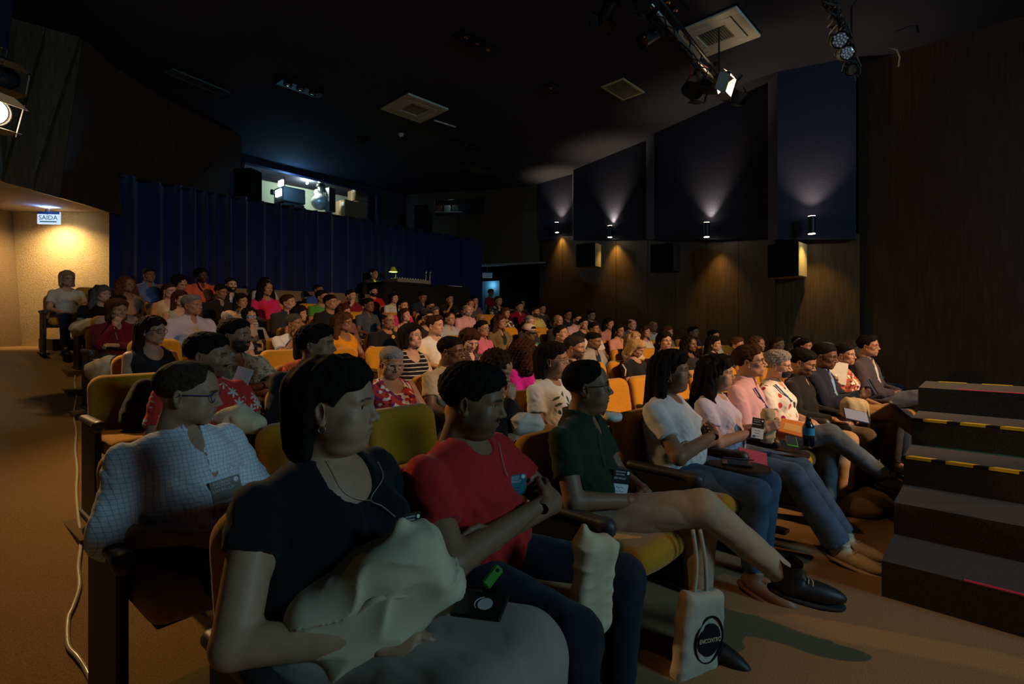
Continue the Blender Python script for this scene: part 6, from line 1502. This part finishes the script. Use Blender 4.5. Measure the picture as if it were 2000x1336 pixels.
crumple('tote_bag', at(1500, 832, 3.1), (.035, .03, .10), 0, 4, 'tan cloth bag held upright beside the pink shirt', (.50, .38, .22), 21, 'box', .006, 40, [], .008)
crumple('tote_bag', at(1668, 798, 4.05), (.09, .06, .08), 10, 5, 'beige cloth bag with long handles hanging from crossed khaki legs', (.45, .36, .22), 23, 'cloth', .008, 32, [[(.04, -.06, .05), (.07, -.08, -.08), (.08, -.06, -.28)]], .010)
p = on_floor(1690, 1002, lambda n: 0); crumple('tote_bag', (p[0], p[1], .06), (.20, .13, .06), 30, 0, 'beige cloth bag lying on the floor by the front row', (.48, .37, .22), 25, 'cloth', .010, 24, [], .012)
crumple('tote_bag', at(1197, 815, 2.75), (.045, .04, .02), 30, 5, 'small white folded bag behind the dark green polo shirt', (.6, .6, .6), 27, 'cloth', .005, 40, [], .008)
# notebook, lighter, folders, phones, bottle
def plate(name, c, n, up, w, h, t, mat, label, cat, bev=.003):
    n = Vector(n).normalized(); up = Vector(up); up = (up - n * up.dot(n)).normalized(); x = up.cross(n)
    r = empty(name, c); r.rotation_euler = Matrix(((x[0], up[0], n[0]), (x[1], up[1], n[1]), (x[2], up[2], n[2]))).to_euler(); tag(r, label, cat); MB().box((0, 0, 0), (w / 2, h / 2, t / 2), None, bev).obj('cover', mat, r); return r
nb = plate('notebook', at(938, 1182, 1.12), (-.12, -.22, 1), (.3, 1, .2), .115, .075, .009, plain('black_cover', (.018, .014, .012), .4, .4), 'small black notebook with a round white emblem held on her lap', 'notebook')
MB().box((0, -.0, -.002), (.054, .0345, .0035)).obj('pages', WHITEP, nb); MB().cyl((.012, .0, .0046), (.012, .0, .0050), .017, n=20).obj('printed_emblem', WHITEP, nb); m = MB(); m.tube([(.012 + .024 * math.cos(a), .020 * math.sin(a), .0048) for a in [math.pi * .6 + i * .25 for i in range(9)]], .0012, 4); m.obj('printed_arc', WHITEP, nb)
lg = plate('phone', at(962, 1126, 1.38), (.2, -1, .5), (.7, 0, .8), .028, .062, .012, plain('green_case', (.05, .26, .02), .5, .4), 'small bright green case on the dark trousers of the man in red', 'phone', .006); MB().cyl((0, .020, .006), (0, .020, .0075), .005, n=10).obj('camera_lens', BLACK, lg, True)
def tablet(px, py, z, label, w=.15, d=.105):
    r = empty('writing_board', at(px, py, z), R_(-38)); tag(r, label, 'writing board'); m = MB(); n = 28
    pts = [(w * math.copysign(abs(math.cos(a)) ** .7, math.cos(a)), d * math.copysign(abs(math.sin(a)) ** .8, math.sin(a))) for a in [2 * math.pi * i / n for i in range(n)]]
    m.quad(*[(x, y, .010) for x, y in pts]); m.quad(*[(x, y, -.010) for x, y in pts][::-1])
    for i in range(n): a_, b_ = pts[i], pts[(i + 1) % n]; m.quad((*a_, -.010), (*b_, -.010), (*b_, .010), (*a_, .010))
    m.obj('board', plain('board_brown', (.040, .028, .022), .5, .3), r); MB().tube([(-w * .9, 0, -.01), (-w * 1.5, .03, -.03), (-w * 1.9, .05, -.02)], .02, 8).obj('arm_hinge', ARMM, r, True); return r
t1 = tablet(1443, 912, 2.68, 'small dark writing board by the woman with folded arms'); tablet(1528, 884, 3.2, 'second writing board in front of the pale lilac t-shirt')
ph = plate('phone', at(1438, 905, 2.66), (0, -.12, 1), (.3, 1, 0), .15, .075, .010, plain('phone_black', (.012, .012, .014), .15, .6), 'black phone lying on the nearer writing board', 'phone', .004); MB().box((0, 0, .0056), (.068, .032, .0006)).obj('screen', plain('phone_glass', (.05, .07, .09), .05, .8), ph)
MB().tube([(-.06, .045, .008), (.09, .05, .008)], .004, 6).obj('pen', plain('pen_blue', (.05, .06, .12), .3), ph)
plate('folder', at(1470, 893, 2.98), (0, -.6, .6), (.2, 0, 1), .16, .10, .006, plain('pink_cover', (.42, .05, .10), .6), 'pink folder tucked beside the pale jeans', 'folder')
g1 = plate('phone', at(1546, 862, 3.05), (0, -.3, 1), (.4, .9, .2), .06, .125, .010, plain('green_phone', (.12, .50, .06), .4, .4), 'bright green phone held over the second writing board', 'phone', .004); MB().box((0, 0, .0056), (.026, .056, .0006)).obj('screen', plain('phone_glass', (.05, .07, .09), .05, .8), g1)
bk_ = plate('book', at(1548, 836, 3.35), (0, -.35, 1), (.5, .8, 0), .15, .20, .014, plain('orange_cover', (.62, .20, .05), .5), 'orange and yellow booklet on the lap in the pink shirt', 'book'); MB().box((0, -.01, .0074), (.05, .05, .0006)).obj('printed_panel', plain('yellow_panel', (.62, .38, .12), .5), bk_)
r = empty('water_bottle', at(1579, 846, 3.12)); tag(r, 'dark water bottle with blue label held by the man in pink', 'bottle'); m = MB(); m.tube([(0, 0, -.075), (0, 0, .04), (0, 0, .065), (0, 0, .08)], [.032, .033, .02, .013], 16); m.obj('bottle', plain('dark_plastic', (.01, .018, .03), .12, .7), r, True); m = MB(); m.tube([(0, 0, -.01), (0, 0, .035)], [.034, .034], 16, False, False); m.obj('bottle_label', plain('blue_label', (.02, .22, .50), .4), r, True); MB().cyl((0, 0, .078), (0, 0, .098), .015).obj('bottle_cap', BLACK, r, True)
tb = plate('tablet_computer', at(1672, 812, 3.9), (0, -.6, .7), (.3, .8, .5), .17, .12, .009, plain('tablet_case', (.03, .03, .05), .3), 'slim tablet on the lap of the bearded young man in black', 'tablet'); MB().box((0, 0, .0052), (.078, .052, .0006)).obj('screen', glow('tablet_screen', (.30, .36, .55), .12), tb)
def phand(pid, label, col=(.012, .012, .014), s=1.):
    root, P, HM = PEOPLE[pid]; r = empty('phone'); r.matrix_world = root.matrix_world @ Matrix.Translation((0, .37, .845)) @ Matrix.Rotation(R_(28), 4, 'X'); tag(r, label, 'phone'); MB().box((0, 0, 0), (.037, .005, .074), None, .003).obj('phone_body', plain('phone_shell', col, .25, .6), r); MB().box((0, -.0055, 0), (.033, .0006, .068)).obj('screen', glow('phone_screen', (.35, .5, .9), .25), r)
phand('Su', 'black phone raised in both hands by the man in the navy blazer'); phand('bluegl', 'glowing phone held by the person with reflecting glasses')
sh = plate('sheet_of_paper', at(1636, 728, 4.9), (-.3, -1, .4), (.2, 0, 1), .16, .22, .004, WHITEP, 'white sheet held behind the navy blazer', 'paper', .001)
pp_ = plate('paper_pad', at(474, 735, 2.95), (-.1, -1, .25), (.25, 0, 1), .10, .10, .006, plain('pale_card', (.5, .5, .5), .6), 'white notepad beside the moustached man in the hawaiian shirt', 'notepad', .001); MB().box((0, -.035, .004), (.04, .004, .001)).obj('printed_bar', MATT, pp_)
# white tape strip on one empty chair of the third row
loc, nrm, ob = hit(1222, 740)
if ob is not None:
    P_ = [hit(x, y) for x, y in ((1216, 712), (1222, 722), (1221, 735), (1216, 748), (1210, 758))]; pt = [q[0] + q[1] * .004 for q in P_ if q[0] is not None and abs(q[0].y - loc.y) < .4]
    if len(pt) > 1: tag(MB().tube(pt, .010, 4).obj('white_strap', WHITEP, None, True), 'white strap lying over an empty chair back right of centre', 'strap')
# operator behind the sound desk, person standing in the far doorway
k = dict(label='operator in headphones standing behind the sound desk', skin=L3, hair='short', hc=BK, top='long', tc=(.015, .015, .016), yaw=10, arms='stand', legs='stand')
q = at(731, 640, 12.25); op = person('operator', (q[0], q[1], EYEH + .105 * 12.25 - 1.105), R_(-130), k); root, P, HM = PEOPLE['operator']
m = MB(); m.tube([(.086 * math.cos(a), -.01, .02 + .105 * math.sin(a)) for a in [i * math.pi / 10 for i in range(11)]], .007, 6); hb = m.obj('headphones', BLACK, op, True); hb.matrix_local = HM; m = MB(); [m.cyl((s * .078, -.01, .0), (s * .100, -.01, .0), .036) for s in (-1, 1)]; m.obj('ear_cup', plain('ear_cup', (.3, .3, .3), .4), hb, True)
q = at(960, 640, 16.6); k = dict(label='man in red shirt standing in the far doorway on the right', skin=L3, hair='short', hc=BK, top='tee', tc=(.45, .012, .02), arms='stand', legs='stand', yaw=0)
person('stander', (q[0], q[1], EYEH + (640 - 572) / 1000 * 16.6 - 1.105), R_(-125), k)
slab('floor_landing', [(q[0] - 2.5, q[1] - 1.2, EYEH + .068 * 16.6 - 1.505), (q[0] + 2.2, q[1] - 1.2, EYEH + .068 * 16.6 - 1.505), (q[0] + 2.2, q[1] + 2.2, EYEH + .068 * 16.6 - 1.505), (q[0] - 2.5, q[1] + 2.2, EYEH + .068 * 16.6 - 1.505)], -.3, carpet((.2, .15, .09), 200))['kind'] = 'structure'

# ripped knees of the jeans: frayed openings with skin showing
rl = PEOPLE['L'][0]
for k, (x, y) in enumerate(((1598, 893), (1612, 905), (1626, 897), (1604, 915), (1632, 912))):
    loc, nrm, ob = hit_on('L', x, y)
    if loc is None: continue
    e1 = nrm.cross(Vector((.3, .2, 1))).normalized(); e2 = nrm.cross(e1); m = MB(); n_ = 12; c0_ = loc + nrm * .002
    m.quad(*[c0_ + e1 * (.032 * math.cos(6.283 * i / n_)) * (1 + .2 * (i % 2)) + e2 * (.013 * math.sin(6.283 * i / n_)) * (1 + .3 * (i % 3 == 0)) for i in range(n_)])
    o = m.obj('frayed_rip', plain('rip_skin', (.42, .26, .18) if k % 2 else (.50, .52, .55), .8), rl); o.matrix_parent_inverse = rl.matrix_world.inverted(); o.modifiers.new('thick', 'SOLIDIFY').thickness = .001
